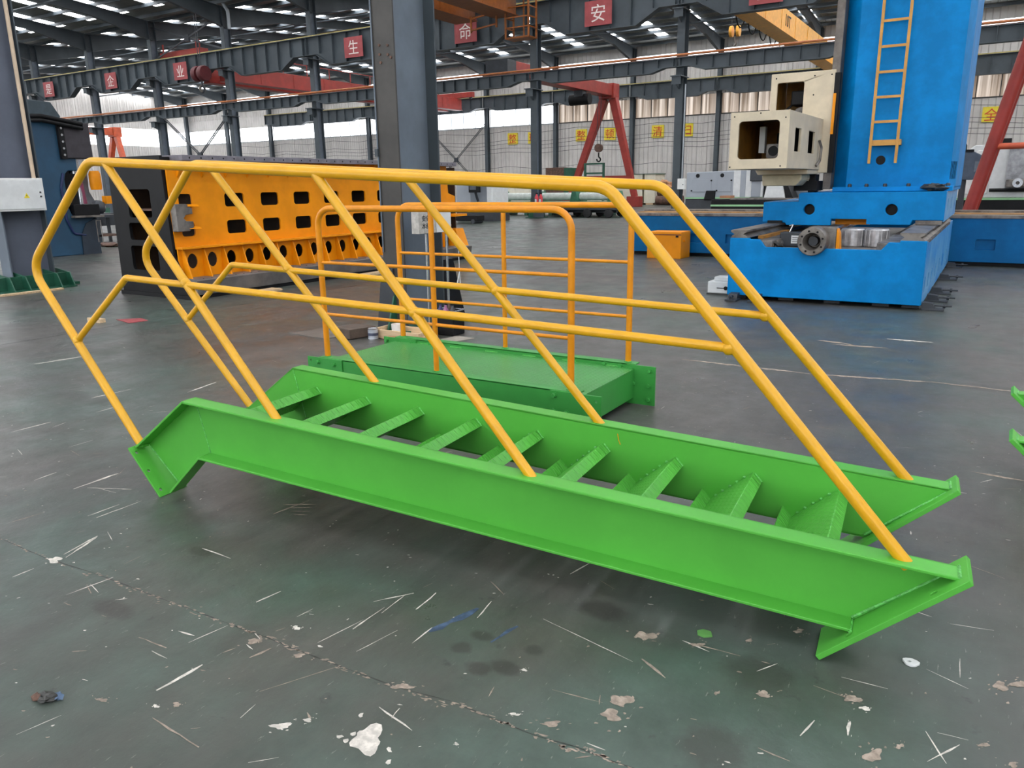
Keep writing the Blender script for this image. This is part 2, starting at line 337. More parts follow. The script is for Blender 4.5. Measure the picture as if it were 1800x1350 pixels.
BLOBS=[(2.43,-0.91,0.050,0.030,-0.041,0.046,'w'),(2.16,-1.00,0.026,0.015,-0.014,0.013,'w'),(0.43,-0.75,0.029,0.017,-0.034,0.018,'w'),(2.36,-0.66,0.028,0.016,-0.012,0.014,'t'),(3.01,-0.36,0.031,0.018,-0.014,0.032,'t'),(3.01,-0.44,0.030,0.018,-0.012,0.027,'t'),(2.87,-0.57,0.030,0.018,-0.006,0.011,'t'),(2.94,0.02,0.032,0.019,-0.013,0.031,'t'),(3.12,0.06,0.021,0.012,-0.005,0.014,'t'),(2.75,-0.59,0.015,0.009,-0.004,0.007,'w'),(2.67,-0.79,0.007,0.004,-0.004,0.006,'w'),(2.66,-0.38,0.008,0.005,-0.005,0.008,'w'),(4.04,0.33,0.020,0.012,-0.000,0.034,'t'),(4.09,0.37,0.021,0.012,0.000,0.024,'t'),(3.73,-0.22,0.022,0.013,-0.004,0.035,'t'),(3.65,-0.13,0.006,0.003,-0.005,0.033,'w'),(3.64,0.02,0.022,0.013,-0.004,0.024,'t'),(3.68,-0.01,0.015,0.009,-0.002,0.012,'w'),(4.00,-0.01,0.014,0.008,-0.000,0.011,'t'),(4.07,-0.06,0.014,0.008,0.000,0.013,'t'),(3.41,0.33,0.018,0.010,-0.003,0.015,'t'),(3.27,0.18,0.009,0.005,-0.004,0.014,'t'),(1.72,-0.73,0.024,0.014,-0.015,0.013,'t'),(1.93,-0.71,0.019,0.011,-0.010,0.010,'t'),(2.21,-0.94,0.015,0.009,-0.006,0.006,'w'),(1.56,-1.21,0.016,0.009,-0.011,0.007,'t'),(1.79,-1.10,0.014,0.008,-0.010,0.007,'t'),(3.39,-0.10,0.022,0.013,-0.004,0.017,'t'),(3.26,-0.17,0.008,0.005,-0.003,0.011,'t'),(1.74,-1.14,0.010,0.006,-0.008,0.005,'w'),(1.79,-0.59,0.013,0.008,-0.012,0.011,'w'),(3.79,-0.14,0.011,0.007,-0.001,0.013,'t'),(2.46,-0.10,0.079,0.046,-0.038,0.063,'d'),(2.54,-0.57,0.029,0.017,-0.017,0.025,'d'),(2.60,-0.52,0.036,0.021,-0.022,0.033,'d'),(2.43,-0.44,0.027,0.016,-0.020,0.028,'d'),(2.44,-0.52,0.023,0.014,-0.019,0.026,'d'),(2.61,-0.42,0.022,0.013,-0.017,0.027,'d'),(0.66,-0.42,0.052,0.030,-0.044,0.030,'d'),(1.18,-0.87,0.073,0.043,-0.054,0.035,'d'),(3.29,-0.37,0.058,0.034,-0.020,0.062,'d'),(3.36,0.02,0.074,0.043,-0.025,0.099,'d'),(3.56,0.85,0.002,0.001,-0.001,0.005,'d'),(1.58,-1.38,0.038,0.022,-0.021,0.011,'d')]
CRACK=[(-0.03,-0.76),(0.38,-0.76),(0.71,-0.73),(1.01,-0.72),(1.26,-0.71),(1.54,-0.70),(1.73,-0.69),(1.90,-0.69),(2.16,-0.68),(2.36,-0.67),(2.54,-0.64),(2.70,-0.64),(2.86,-0.64),(2.98,-0.62),(3.09,-0.62),(3.22,-0.61)]

def poly_blob(mb, c, u, v, seed, z, n=11):
    r = random.Random(seed); pts = []; ph = [r.random() * 6.3 for _ in range(4)]
    for i in range(n):
        a = 2 * math.pi * i / n; k = .85 + .22 * math.sin(2 * a + ph[0]) + .16 * math.sin(3 * a + ph[1]) + .12 * math.sin(5 * a + ph[2]) + .10 * (r.random() - .5) * (n > 12); pts.append((c[0] + k * (u[0] * math.cos(a) + v[0] * math.sin(a)), c[1] + k * (u[1] * math.cos(a) + v[1] * math.sin(a)), z))
    mb.add(pts, [tuple(range(n))])
def streak(mb, p, q, w, seed, z):
    r = random.Random(seed); d = Vector((q[0] - p[0], q[1] - p[1])); l = max(d.length, 1e-4); d /= l; s = Vector((-d.y, d.x)); up, dn = [], []
    n = max(3, int(l / .05) + 2)
    for i in range(n):
        t = i / (n - 1); e = w * .5 * (math.sin(math.pi * min(max(t, .04), .96)) ** .5) * (.45 + .9 * r.random()); c = Vector(p) + d * l * t + s * (r.random() - .5) * w * .4
        up.append((*(c + s * e), z)); dn.append((*(c - s * e), z))
    mb.add(up + dn, [(i, i + 1, n + i + 1, n + i) for i in range(n - 1)])
cw, ct, cd = MB(), MB(), MB(); SEL = {'w': cw, 't': ct, 'd': cd}
for i, (a, b_, c_, d_, w, t) in enumerate(STREAKS): streak(SEL[t], (a, b_), (c_, d_), w, i, .0012)
for i, (a, b_, ux, uy, vx, vy, t) in enumerate(BLOBS):
    if t == 'd': continue
    poly_blob(SEL[t], (a, b_), (ux, uy), (vx, vy), i, .0012, 26)
    rr_ = random.Random(i)
    for j in range(7): e, f_ = rr_.gauss(0, 1.1), rr_.gauss(0, 1.1); poly_blob(SEL[t], (a + ux * e + vx * f_, b_ + uy * e + vy * f_), (ux * .18, uy * .18), (vx * .18, vy * .18), i * 9 + j, .0011, 7)
rnd = random.Random(4)
for i in range(len(CRACK) - 1): streak(cd, CRACK[i], CRACK[i + 1], .005, 90 + i, .0008); [poly_blob(ct, (CRACK[i][0] + rnd.random() * (CRACK[i + 1][0] - CRACK[i][0]), CRACK[i][1] + rnd.gauss(.002, .006)), (.004 + .014 * rnd.random() ** 2, .001), (0, .002 + .004 * rnd.random()), i * 50 + j, .0010, 8) for j in range(16)]
for i in range(2600):                                     # scattered small chips and scratches
    x = -6 + 12 * rnd.random(); y = -2.6 + 8 * rnd.random() ** 1.5; k = rnd.random(); mb = cw if rnd.random() < .55 else ct
    if k < .72: poly_blob(mb, (x, y), ((.003 + .010 * rnd.random() ** 3), .003), (-.002, (.002 + .006 * rnd.random() ** 3)), i, .0011, 7)
    else:
        a = rnd.gauss(1.15, .55) if rnd.random() < .6 else rnd.gauss(-.1, .25); l = .03 + .16 * rnd.random() ** 2
        streak(mb, (x, y), (x + l * math.cos(a), y + l * math.sin(a)), .0025 + .004 * rnd.random(), i, .0011)
for nm, mb, mm in (('pale_paint_chips', cw, CHIPW), ('tan_paint_chips', ct, CHIPT), ('dark_stains', cd, STAIN)):
    o = mb.build(nm, mm, floor); o['kind'] = 'stuff'
bl = MB(); streak(bl, (2.30, -.13), (2.24, -.36), .035, 5, .0009); streak(bl, (2.50, -.16), (2.47, -.30), .022, 6, .0009)
BLUEP = mat('blue_paint_smear', (60, 78, 104), .6, var=.3, scale=30); o = bl.build('blue_paint_smear', BLUEP, floor); o['kind'] = 'stuff'
jl = MB()                                                  # long floor joints and lane lines further back
for y, w in ((8.1, .03), (9.7, .03), (20.4, .035), (24.0, .05), (27.5, .03)): jl.box(-60, 4 if y > 15 else -8, y, y + w, .0005, .0015)
for x in (-5.2, 4.9): jl.box(x, x + .015, -2, 30, .0004, .0011)
o = jl.build('floor_joint', STAIN, floor); o['kind'] = 'stuff'

# ---- back wall
def wall_rect(mb, z0, z1, y=61.6, t=.12): mb.box(-112, 30, y, y + t, z0, z1)
mb = MB()
for z0, z1 in ((0, 6.9), (8.45, 11.28), (11.75, 12.6)): wall_rect(mb, z0, z1)
wall_back = struct(mb.build('wall_back', WALLM), 'pale ribbed sheet wall at the far side of the hall')
ribs = MB()
for i in range(420):
    x = -108 + .3 * i
    for z0, z1 in ((0, 6.86), (9.6, 11.28)): ribs.box(x - .035, x + .035, 61.565, 61.6, z0, z1)
ribs.build('wall_rib', WALLM, wall_back, stuff=True)
mb = MB(); mb.box(-112, 34, -24.2, -24, 0, 3.9); mb.box(-112, 34, -24.2, -24, 10, 13.8); struct(mb.build('wall_front', WALLM), 'ribbed sheet wall behind the viewer'); struct(MB().box(34, 34.2, -24, 62, 0, 13.8).build('wall_right', WALLM), 'ribbed sheet end wall far to the right')
mb = MB(); mb.box(-86.7, -86.5, -24, 61.6, 0, 6.9); mb.box(-86.7, -86.5, -24, 61.6, 8.9, 13.6)
wall_left = struct(mb.build('wall_left', corrugated('ribbed_end_wall_sheet', (206, 202, 198), .42, 1)), 'ribbed sheet end wall far away on the left')
ribs = MB()
for i in range(190):
    y = 4.6 + .3 * i
    for z0, z1 in ((0, 6.9), (8.9, 13.3)): ribs.box(-86.5, -86.465, y - .035, y + .035, z0, z1)
ribs.build('wall_rib', WALLM, wall_left, stuff=True)
WIN_W = emit('bright_window_sheet', (246, 250, 255), WINDOW)  # also the glow of the added fill panels behind the viewer
WIN_T = emit('tan_window_sheet', (190, 172, 152), WINDOW * .2)
def curtain(m):
    nt = m.node_tree; r = [n for n in nt.nodes if n.type == 'VALTORGB'][0]; n = [n for n in nt.nodes if n.type == 'TEX_NOISE'][0]
    tc = nt.nodes.new('ShaderNodeTexCoord'); mp = nt.nodes.new('ShaderNodeMapping'); mp.inputs['Scale'].default_value = (3.2, 1, .06); nt.links.new(tc.outputs['Object'], mp.inputs[0]); nt.links.new(mp.outputs[0], n.inputs['Vector'])
    n.inputs['Scale'].default_value = 1.2; r.color_ramp.elements[0].color = lin((96, 80, 68)); r.color_ramp.elements[0].position = .42; r.color_ramp.elements[1].color = lin((236, 224, 214)); r.color_ramp.elements[1].position = .68
curtain(WIN_T)
k = 0
for i in range(7):
    k += 1; y0 = -24 + 12.2 * i
    w = struct(MB((-86.6, y0, 6.9)).box(-86.66, -86.6, y0 + .15, y0 + 12.1, 6.9, 8.9).build('window_%d' % k, WIN_W), 'bright translucent band in the left end wall, bay %d' % (i + 1))
    MB((-86.6, y0, 6.9)).box(-86.6, -86.4, y0 - .1, y0 + .15, 6.9, 8.9).build('window_post', STEEL_DARK, w)
for i in range(15):
    x1, x0 = XL[i] - .12, XL[i + 1] + .12
    k += 1; m = WIN_T if i < 5 else WIN_W
    w = struct(MB((x0, 61.6, 6.9)).box(x0, x1, 61.62, 61.68, 6.9, 8.45).build('window_%d' % k, m), 'translucent wall band in the far wall, bay %d from the right' % (i + 1))
    fr = MB((x0, 61.6, 6.9))
    for j in range(6): xx = x0 + (x1 - x0) * j / 5; fr.box(xx - .03, xx + .03, 61.56, 61.62, 6.9, 8.45)
    fr.box(x0, x1, 61.56, 61.62, 6.86, 6.95); fr.build('window_frame', STEEL_BROWN if i < 5 else GREYW, w)
    k += 1; struct(MB((x0, 61.6, 11.28)).box(x0, x1, 61.62, 61.68, 11.28, 11.75).build('window_%d' % k, WIN_W), 'narrow bright high window strip under the eave, bay %d from the right' % (i + 1))

for i in range(12):                                        # added glowing panels behind the viewer, unseen side fill for vertical faces
    x1 = 33.5 - 7.32 * i; k += 1
    w = struct(MB((x1, -24.1, 3.9)).box(x1 - 7.1, x1, -24.12, -24.06, 3.9, 10).build('window_%d' % k, WIN_W), 'added glowing side fill panel in the unseen wall behind the viewer, bay %d' % (i + 1))
    fr = MB((x1, -24.1, 3.9))
    for j in range(5): xx = x1 - 7.2 + 1.8 * j; fr.box(xx - .04, xx + .04, -24.06, -24.0, 3.9, 10)
    fr.build('window_frame', STEEL_DARK, w)  # frame bars over the added fill panel

# ---- roof
SKY_M = emit('skylight_sheet', (250, 252, 255), SKYLIGHT)
ceiling = struct(MB().box(-112, 32, 61.2, 61.9, 12.55, 12.6).build('ceiling', ROOFM), 'dark sheet roof with purlins, rafters and skylight strips')
XR = [6.1 + 7.32 * k for k in (3, 2, 1)] + XL
slopes = ((Y1 - .4, ZE, -9.2, ZR), (-22.7, ZE, -9.2, ZR), (Y1 - .4, ZE, 18.4, ZR), (Y2, ZE, 18.4, ZR), (Y2, ZE, 46.7, ZR), (Y3 + .4, ZE, 46.7, ZR))
for ya, za, yb, zb in slopes:
    lo_, hi_ = (ya, za), (yb, zb); q = .25
    def pt(t): return (ya + (yb - ya) * t, za + (zb - za) * t + q)
    pan = None; sky = None; raf = None
    for i, x in enumerate(XR):
        xr, xl = x + 7.32 * .5, x - 7.32 * .5
        c = (xl, *pt(0))
        if pan is None:
            mb = MB(c); (a0, a1), (b0, b1) = pt(0), pt(1)
            def sheet(mb, u0, u1, t0, t1):
                (a0, a1), (b0, b1) = pt(t0), pt(t1); mb.add([(u0, a0, a1), (u1, a0, a1), (u1, b0, b1), (u0, b0, b1), (u0, a0, a1 + .06), (u1, a0, a1 + .06), (u1, b0, b1 + .06), (u0, b0, b1 + .06)], [(0, 3, 2, 1), (4, 5, 6, 7), (0, 1, 5, 4), (1, 2, 6, 5), (2, 3, 7, 6), (3, 0, 4, 7)])
            
            for u0, u1 in ((xl, xl + 2.8), (xl + 3.66, xr - .86)): sheet(mb, u0, u1, 0, 1)
            for u0 in (xl + 2.8, xr - .86): sheet(mb, u0, u0 + .86, 0, .1); sheet(mb, u0, u0 + .86, .92, 1)
            pan = mb.build('roof_panel', ROOFM, ceiling)
            pan.location = c
            mb = MB(c); sheet(mb, xr - .86, xr, .1, .92); sky = mb.build('skylight', SKY_M, ceiling); sky.location = c
            # tapered rafter
            mb = MB((x, ya, za)); (a0, a1), (b0, b1) = (ya, za), (yb, zb)
            def rp(t, d): return (ya + (yb - ya) * t, za + (zb - za) * t - d)
            top = [rp(t, 0) for t in (0, 1)]; bot = [rp(1, .55), rp(.3, .55), rp(0, 1.15)]
            mb.prism(top + bot, x - .008, x + .008, 'yz')
            for (p0, p1) in ((top[0], top[1]), (bot[0], bot[1]), (bot[1], bot[2])): mb.bar((x, *p0), (x, *p1), .24, .03)
            raf = mb.build('rafter', STEEL_DARK, ceiling); raf.location = (x, ya, za)
        else:
            inst(pan, 'roof_panel', ceiling, c); inst(sky, 'skylight', ceiling, c); inst(sky, 'skylight', ceiling, (c[0] - 3.66, c[1], c[2])); inst(raf, 'rafter', ceiling, (x, ya, za))
    pur = None
    for j in range(9):
        t = (j + .4) / 9; yy, zz = ya + (yb - ya) * t, za + (zb - za) * t + .03
        if pur is None: pur = MB((0, yy, zz)).box(-112, 32, yy - .035, yy + .035, zz, zz + .2).build('purlin', STEEL_DARK, ceiling); pur.location = (0, yy, zz)
        else: inst(pur, 'purlin', ceiling, (0, yy, zz))
for yy, zz in ((10, 12.2), (25, 12.2), (38, 12.2), (53, 12.2)):      # long tie pipes under the roof
    MB().tube([(-112, yy, zz), (12, yy, zz)], .06, 8).build('tie_pipe', STEEL_DARK, ceiling, smooth=True)

# ---- columns
def h_column(label, xc, yc, bw, dp, z1, m, group=None, base=True, bw2=.02, m_web=None):
    t = thing('steel_column', label, 'column', (xc, yc, 0), 0, group); o = (0, 0, 0)
    MB().box(-bw / 2, bw / 2, -dp / 2, -dp / 2 + bw2, 0, z1).build('flange', m, t)
    MB().box(-bw / 2, bw / 2, dp / 2 - bw2, dp / 2, 0, z1).build('flange', m, t)
    MB().box(-.008, .008, -dp / 2 + bw2, dp / 2 - bw2, 0, z1).build('web', m_web or m, t)
    if base:
        MB().box(-bw, bw, -dp / 2 - .3, dp / 2 + .3, 0, .04).build('base_plate', GREEN_D, t)
        for s in (-1, 1):
            MB().box(-bw * .95, bw * .95, s * (dp / 2 + .02) - .012, s * (dp / 2 + .02) + .012, .04, .42).build('base_gusset', GREEN_D, t)
    return t
ORD = ['first', 'second', 'third', 'fourth', 'fifth', 'sixth', 'seventh', 'eighth', 'ninth', 'tenth', 'eleventh', 'twelfth', 'thirteenth', 'fourteenth', 'fifteenth', 'sixteenth']
mid_cols = list(reversed(XL[1:11]))                   # left to right
for i, x in enumerate(mid_cols):
    t = h_column('grey steel column of the middle row under the crane girders, %s from the left' % ORD[i], x, Y2, .34, .5, ZE, STEEL_DARK, 'middle row columns', True, .02, STEEL_GREY)
    for zz, y0 in ((6.05, -.75), (8.72, -.75)):
        b = MB(); b.box(-.24, .24, y0, .28, zz - .02, zz + .02); b.box(-.2, .2, y0 + .08, y0 + .1, zz - .34, zz - .02); b.prism([(y0 + .1, zz - .34), (-.25, zz - .5), (-.25, zz - .02), (y0 + .1, zz - .02)], -.012, .012, 'yz')
        b.build('bracket', STEEL_DARK, t)
far_cols = list(reversed(XL[0:13]))
for i, x in enumerate(far_cols):
    h_column('slim grey steel column against the far ribbed wall, %s from the left' % ORD[i], x, Y3, .32, .42, ZE, STEEL_DARK, 'far wall columns', False, .02)

# ---- crane girders
def girder(name, label, x0, x1, y, ztop, d_sup, d_mid, hl, nst, fl, m, group, rail_mat, rail):
    L_ = x1 - x0; t = thing(name, label, 'girder', (x0, y, ztop), 0, group); g = MB()
    out = [(.03, 0), (L_ - .03, 0), (L_ - .03, -d_sup), (L_ - hl * .45, -d_sup), (L_ - hl, -d_mid), (hl, -d_mid), (hl * .45, -d_sup), (.03, -d_sup)]
    g.prism(out, -.01, .01, 'xz').build('web', m, t)
    MB().box(.02, L_ - .02, -fl, fl, -.03, 0).build('top_flange', m, t)
    b = MB()
    for p, q in zip(out[2:], out[3:]): b.bar((p[0], 0, p[1]), (q[0], 0, q[1]), fl * 2, .03)
    b.build('bottom_flange', m, t)
    st = None
    for j in range(nst):
        xx = .15 + (L_ - .3) * j / (nst - 1); d = d_mid if hl < xx < L_ - hl else d_sup
        MB().box(xx - .008, xx + .008, -fl * .9, fl * .9, -d + .02, -.03).build('stiffener', m, t)
    rr = MB(); rail(rr, L_); rr.build('rail', rail_mat, t)
    return t
def crane_rail(rr, L_): rr.box(0, L_, -.04, .04, 0, .09)
def conductor(rr, L_): rr.box(0, L_, -.05, .05, 0, .04); rr.tube([(0, -.1, .1), (L_, -.1, .1)], .05, 8)
SIGNS = {-56.8: '是', -49.0: '企', -41.45: '业', -26.7: '生', -19.35: '命', -12.2: '安', -4.9: '全'}
for i in range(10):
    x1, x0 = XL[i], XL[i + 1]
    sg = [c for x, c in SIGNS.items() if x0 < x < x1]
    lab = 'upper grey haunched crane girder span %s a red sign, %s bay from the right' % ('behind' if sg else 'without', ORD[i])
    girder('crane_girder', lab, x0, x1, 31.55, 9.8, .95, 1.55, 1.9, 8, .2, STEEL_DARK, 'upper crane girders', RAILYEL, crane_rail)
    girder('crane_girder', 'lower grey crane girder span with orange brown conductor, %s bay from the right' % ORD[i], x0, x1, 31.55, 6.78, .36, .55, 1.2, 11, .17, STEEL_DARK, 'lower crane girders', COPPER, conductor)
    girder('crane_girder', 'grey crane girder span along the far wall, %s bay from the right' % ORD[i], x0, x1, 60.55, 9.5, .95, 1.25, 1.5, 7, .2, STEEL_DARK, 'far wall crane girders', RAILYEL, crane_rail)
SL = ['leftmost faded red sign with a white character on the upper girder', 'second faded red sign from the left on the upper girder, roof-topped white character', 'third faded red sign from the left on the upper girder, beside the dark hook block', 'faded red girder sign cut by the big grey column', 'faded red girder sign right of the big grey column, below the orange crane', 'largest faded red girder sign, right of the caged orange ladder', 'faded red girder sign cut off by the top edge of the picture']
for (x, ch), lab in zip(SIGNS.items(), SL):
    s = thing('girder_sign', lab, 'sign', (x, 31.3, 8.42), 0, 'red slogan signs')
    MB().box(-.66, .66, -.02, .0, 0, 1.03).build('board', SIGNRED, s)
    lettering(ch, .78, SIGNWHITE, s, (0, -.025, .515), FACE_NY, .01)
    MB().box(-.5, .5, 0, .06, .1, .16).build('mounting_strip', STEEL_DARK, s)
WS = [(-35.2, '整'), (-33.0, '理'), (-28.1, '整'), (-25.35, '顿'), (-21.0, '清'), (-18.5, '扫'), (2.8, '全')]
for i, (x, ch) in enumerate(WS):
    lab = ['yellow wall sign with a red character, leftmost on the far wall', 'yellow wall sign half hidden by the middle row column', 'yellow wall sign half hidden behind the left red gantry leg', 'yellow wall sign with a red character between the red gantry legs', 'yellow wall sign with a red character right of the red gantry', 'yellow wall sign cut by the grey column left of the cream headstock', 'yellow wall sign right of the tall blue machine column'][i]
    s = thing('wall_sign', lab, 'sign', (x, 61.5, 5.28), 0, 'yellow wall signs')
    MB().box(-.53, .53, -.02, .08, 0, 1.0).build('board', SIGNYEL, s)
    lettering(ch, .86, SIGNTXT, s, (0, -.03, .5), FACE_NY, .02)
# ================================================================== THE STAIR
TH = math.radians(4.53); CU, SU = .7512, .6600             # direction of a tread in the side view, as the stair lies
def build_stair(label, loc, rz, W, rails=True, mirror_lbl=''):
    st = thing('steel_stair', label, 'stair', loc, rz)
    T = lambda s, d=0: (s, .559 - .0511 * (s - .422) - d)   # top flange line
    B = lambda s, d=0: (s, .254 - .0470 * (s - .494) + d)   # bottom flange line
    plate0, plate1 = Vector((3.512, .002)), Vector((3.928, .386)); pd = (plate1 - plate0).normalized(); pn = Vector((-pd.y, pd.x))
    def on_plate(line, off):                                # where a flange line meets the foot plate
        s = 3.6
        for _ in range(30):
            p = Vector(line(s)); s -= .5 * ((p - plate0).dot(pn) - off) / (Vector((1, -.05)).dot(pn))
        return s
    sT, sB = on_plate(T, .02), on_plate(B, .02)
    LT, LB = (.010, .256), (.243, .022)
    for side in (0, 1):
        yw0, yw1 = (.027, .035) if side == 0 else (W - .035, W - .027)
        yf0, yf1 = (-.055, .035) if side == 0 else (W - .035, W + .055)
        ye0, ye1 = (-.10, .09) if side == 0 else (W - .09, W + .10)
        web = MB().prism([(LT[0] + .004, LT[1] - .004), T(.422), T(sT), B(sB), B(.494), LB], yw0, yw1, 'xz').build('stringer', GREEN, st, bevel=.001)
        if side == 0: web['label'] = 'near channel stringer with a cranked top end'
        f = MB(); K0, K1 = T(.422), B(.494)
        f.prism([LT, K0, T(sT), T(sT, .012), T(.424, .0125), (LT[0] + .008, LT[1] - .009)], yf0, yf1, 'xz').build('top_flange', GREEN, web, bevel=.003)
        f = MB(); f.prism([LB, K1, B(sB), B(sB, .012), B(.489, .012), (LB[0] - .008, LB[1] + .009)], yf0, yf1, 'xz').build('bottom_flange', GREEN, web, bevel=.003)
        # end plates with bolt holes
        a, b_ = Vector((-.016, .252)), Vector((.190, .002)); dl = (b_ - a).normalized(); ln = (b_ - a).length; nl = Vector((-dl.y, dl.x))
        ya, yb = (-.075, .10) if side == 0 else (W - .10, W + .075)
        fr = lambda u, v, w: (a.x + dl.x * u + nl.x * w, v, a.y + dl.y * u + nl.y * w)
        yh = ya + .028 if side == 0 else yb - .028
        MB().prism([(0, ya), (ln, ya), (ln, yb), (0, yb)], -.012, 0, fr, [[(u + p[0], yh + p[1]) for p in ngon(.009, 10)] for u in (.04, ln / 2, ln - .04)]).build('end_plate', GREEN, web, bevel=.0015)
        pl = (plate1 - plate0).length; fr2 = lambda u, v, w: (plate0.x + pd.x * u + pn.x * w, v, plate0.y + pd.y * u + pn.y * w)
        yh2 = ye0 + .035 if side == 0 else ye1 - .035
        MB().prism([(0, ye0), (pl, ye0), (pl, ye1), (0, ye1)], 0, .02, fr2, [[(u + 1.5 * p[0], yh2 + p[1]) for p in ngon(.009, 10)] for u in (.13, pl - .12)]).build('foot_plate', GREEN, web, bevel=.002)
        # weld seams
        w = MB(); ys = yw0 - .001 if side == 0 else yw0 - .002
        w.tube([(.498, ys, .262), (.428, ys, .548)], .003, 6); w.tube([(LT[0] + .02, ys, LT[1] - .02), (LB[0] - .006, ys, LB[1] + .02)], .004, 6)
        p0, p1 = Vector(B(sB)), Vector(T(sT)); w.tube([(p0.x, ys, p0.y + .014), (p1.x - .01, ys, p1.y - .014)], .006, 6)
        w.tube([(p0.x, yf0, p0.y + .004), (p0.x, yf1, p0.y + .004)], .007, 6); w.tube([(p1.x, yf0, p1.y), (p1.x, yf1, p1.y)], .006, 6)
        w.build('weld_bead', WELD, web, smooth=True, stuff=True)
    # treads: folded checker plate, lip up at the back and down at the nose
    u, v = Vector((CU, SU)), Vector((-SU, CU)); D, Lp, th = .255, .050, .006; tr = None; lip = None
    for k in range(9):
        n = Vector((.600 + .361 * k, .460 - .0189 * k))
        if tr is None:
            o_ = (n.x, 0, n.y); q = lambda a, b: tuple(n + u * a + v * b)
            prof = [q(-D, .066), q(-D, 0), q(-th, 0), q(-th, -Lp), q(0, -Lp), q(0, th * .5), q(-th * .5, th), q(-D + th, th), q(-D + th, .066)]
            mb = MB(o_); mb.prism(prof, .036, W - .036, 'xz')
            uvf = lambda co: (co.y, co.x * CU + co.z * SU + co.x * .35)
            tr = mb.build('tread', CHECKER, st, bevel=.001, uvfn=uvf); tr.location = o_; t = tr
            wb = MB()
            for q0, q1 in ((q(-.03, .01), q(-D + .02, .01)),):
                for j in range(5):
                    a = Vector(q0).lerp(Vector(q1), (j + .5) / 5); wb.blob((a.x - n.x, W - .040, a.y - n.y), (.008, .005, .006), j)
            for z_ in (.006, W - .042): wb.tube([(-.001 + CU * .002, .036 + z_ * 0 if z_ < .1 else W - .037, 0), (SU * Lp, .036 if z_ < .1 else W - .037, -CU * Lp)], .004, 6)
            lip = wb.build('weld_bead', WELD, tr, smooth=True, stuff=True)
        else:
            t = inst(tr, 'tread', st, (n.x, 0, n.y)); inst(lip, 'weld_bead', t)
    if not rails: return st
    Z0 = .45
    for side in (0, 1):
        yy = (lambda z: .0475 * (z - Z0)) if side == 0 else (lambda z: W - .0475 * (z - Z0))
        P = lambda s, z: (s, yy(z), z)
        rail = MB().tube([P(.004, .252), P(-.790, 1.184), P(-.201, 1.752), P(2.658, 1.590), P(3.749, .366)], .0225, 16, .12).build('hand_rail', YELLOW, st, smooth=True)
        for a, b_ in (((-.067, 1.744), (1.018, .511)), ((1.3075, 1.667), (2.378, .444))):
            MB().tube([P(*a), P(*b_)], .0215, 14).build('rail_post', YELLOW, st, smooth=True)
        MB().tube([P(-.449, .794), P(.011, 1.160), P(3.123, 1.043)], .0172, 14, .03).build('mid_rail', YELLOW, st, smooth=True)
        w = MB()
        for s, z in ((.454, 1.152), (1.814, 1.088), (3.123, 1.043), (-.449, .794)): w.blob(P(s, z), (.026, .026, .026), int(s * 10), 10, 7, .08)
        w.build('weld_bead', YELLOW, rail, smooth=True, stuff=True)
        w = MB()
        for s, z in ((1.018, .513), (2.378, .446), (3.749, .374), (.012, .252)): w.blob(P(s, z), (.032, .030, .012), int(s * 10), 10, 6, .25)
        w.build('post_weld', GREEN, rail, smooth=True, stuff=True)
    mk = MB(); mk.tube([(2.475, W - .038, .425), (2.480, W - .038, .395), (2.490, W - .038, .372)], .0022, 6); mk.build('paint_drip', YELLOW, st)
    return st
stair = build_stair('bright green steel stair with yellow tube handrails lying on the floor', (0, 0, 0), TH, .788)
stair2 = build_stair('green steel stair mostly beyond the right picture edge, only its foot plates in view', (7.972, 2.83, 0), math.pi + math.radians(-1), .95)

# ================================================================== THE LANDING PLATFORM
pf = thing('landing_platform', 'green checker plate landing with orange yellow guard rails behind the stair', 'platform', (-.60, 1.93, 0))
o = (-.60, 1.93, 0)
X0, X1, YN, YF = -.60, 1.70, 1.93, 2.905
for side, (ya, yb, wy) in enumerate(((YN, YN + .085, YN + .079), (YF - .045, YF + .04, YF - .045))):
    wy0 = YN if side == 0 else YF - .045
    ch = MB(o).box(X0, X1, wy0, wy0 + .008, .012, .300)
    ch.build('side_channel', GREEN_P, pf, bevel=.001)
    MB(o).box(X0, X1, ya, yb, .292, .304).build('channel_flange', GREEN_P, pf, bevel=.002)
    MB(o).box(X0, X1, ya, yb, .004, .016).build('channel_flange', GREEN_P, pf, bevel=.002)
deck = MB(o); deck.box(X0 + .02, X1, YN + .085, YF - .045, .262, .270)
deck.build('deck_plate', CHECKER_P, pf, uvfn=lambda co: (co.x, co.y))
MB(o).box(X1 - .012, X1, YN + .085, YF - .045, .05, .262).build('end_beam', GREEN_P, pf, bevel=.002)
MB(o).box(X0 + .02, X0 + .03, YN + .085, YF - .045, .05, .262).build('end_beam', GREEN_P, pf, bevel=.002)
wl = MB(o)
for i in range(6): x = X0 + .25 + i * .36; wl.box(x, x + .12, YF - .052, YF - .045, .27, .276)
wl.build('weld_bead', WELD, pf, stuff=True)
bolt = None
def add_bolt(x, y, z, s, par):
    global bolt
    if bolt is None:
        m = MB(); m.lathe([(.0001, -.020), (.013, -.020), (.015, -.017), (.015, -.005), (.022, -.005), (.022, 0), (.0001, 0)], axis='y', n=8); bolt = m.build('bolt', GREEN_P, par); b = bolt
    else: b = inst(bolt, 'bolt', par)
    b.location = (x - o[0], y - o[1], z); b.rotation_euler = (0, 0, 0 if s < 0 else math.pi)
holes = lambda cx, cz: [(cx + p[0], cz + p[1]) for p in ngon(.009, 8)]
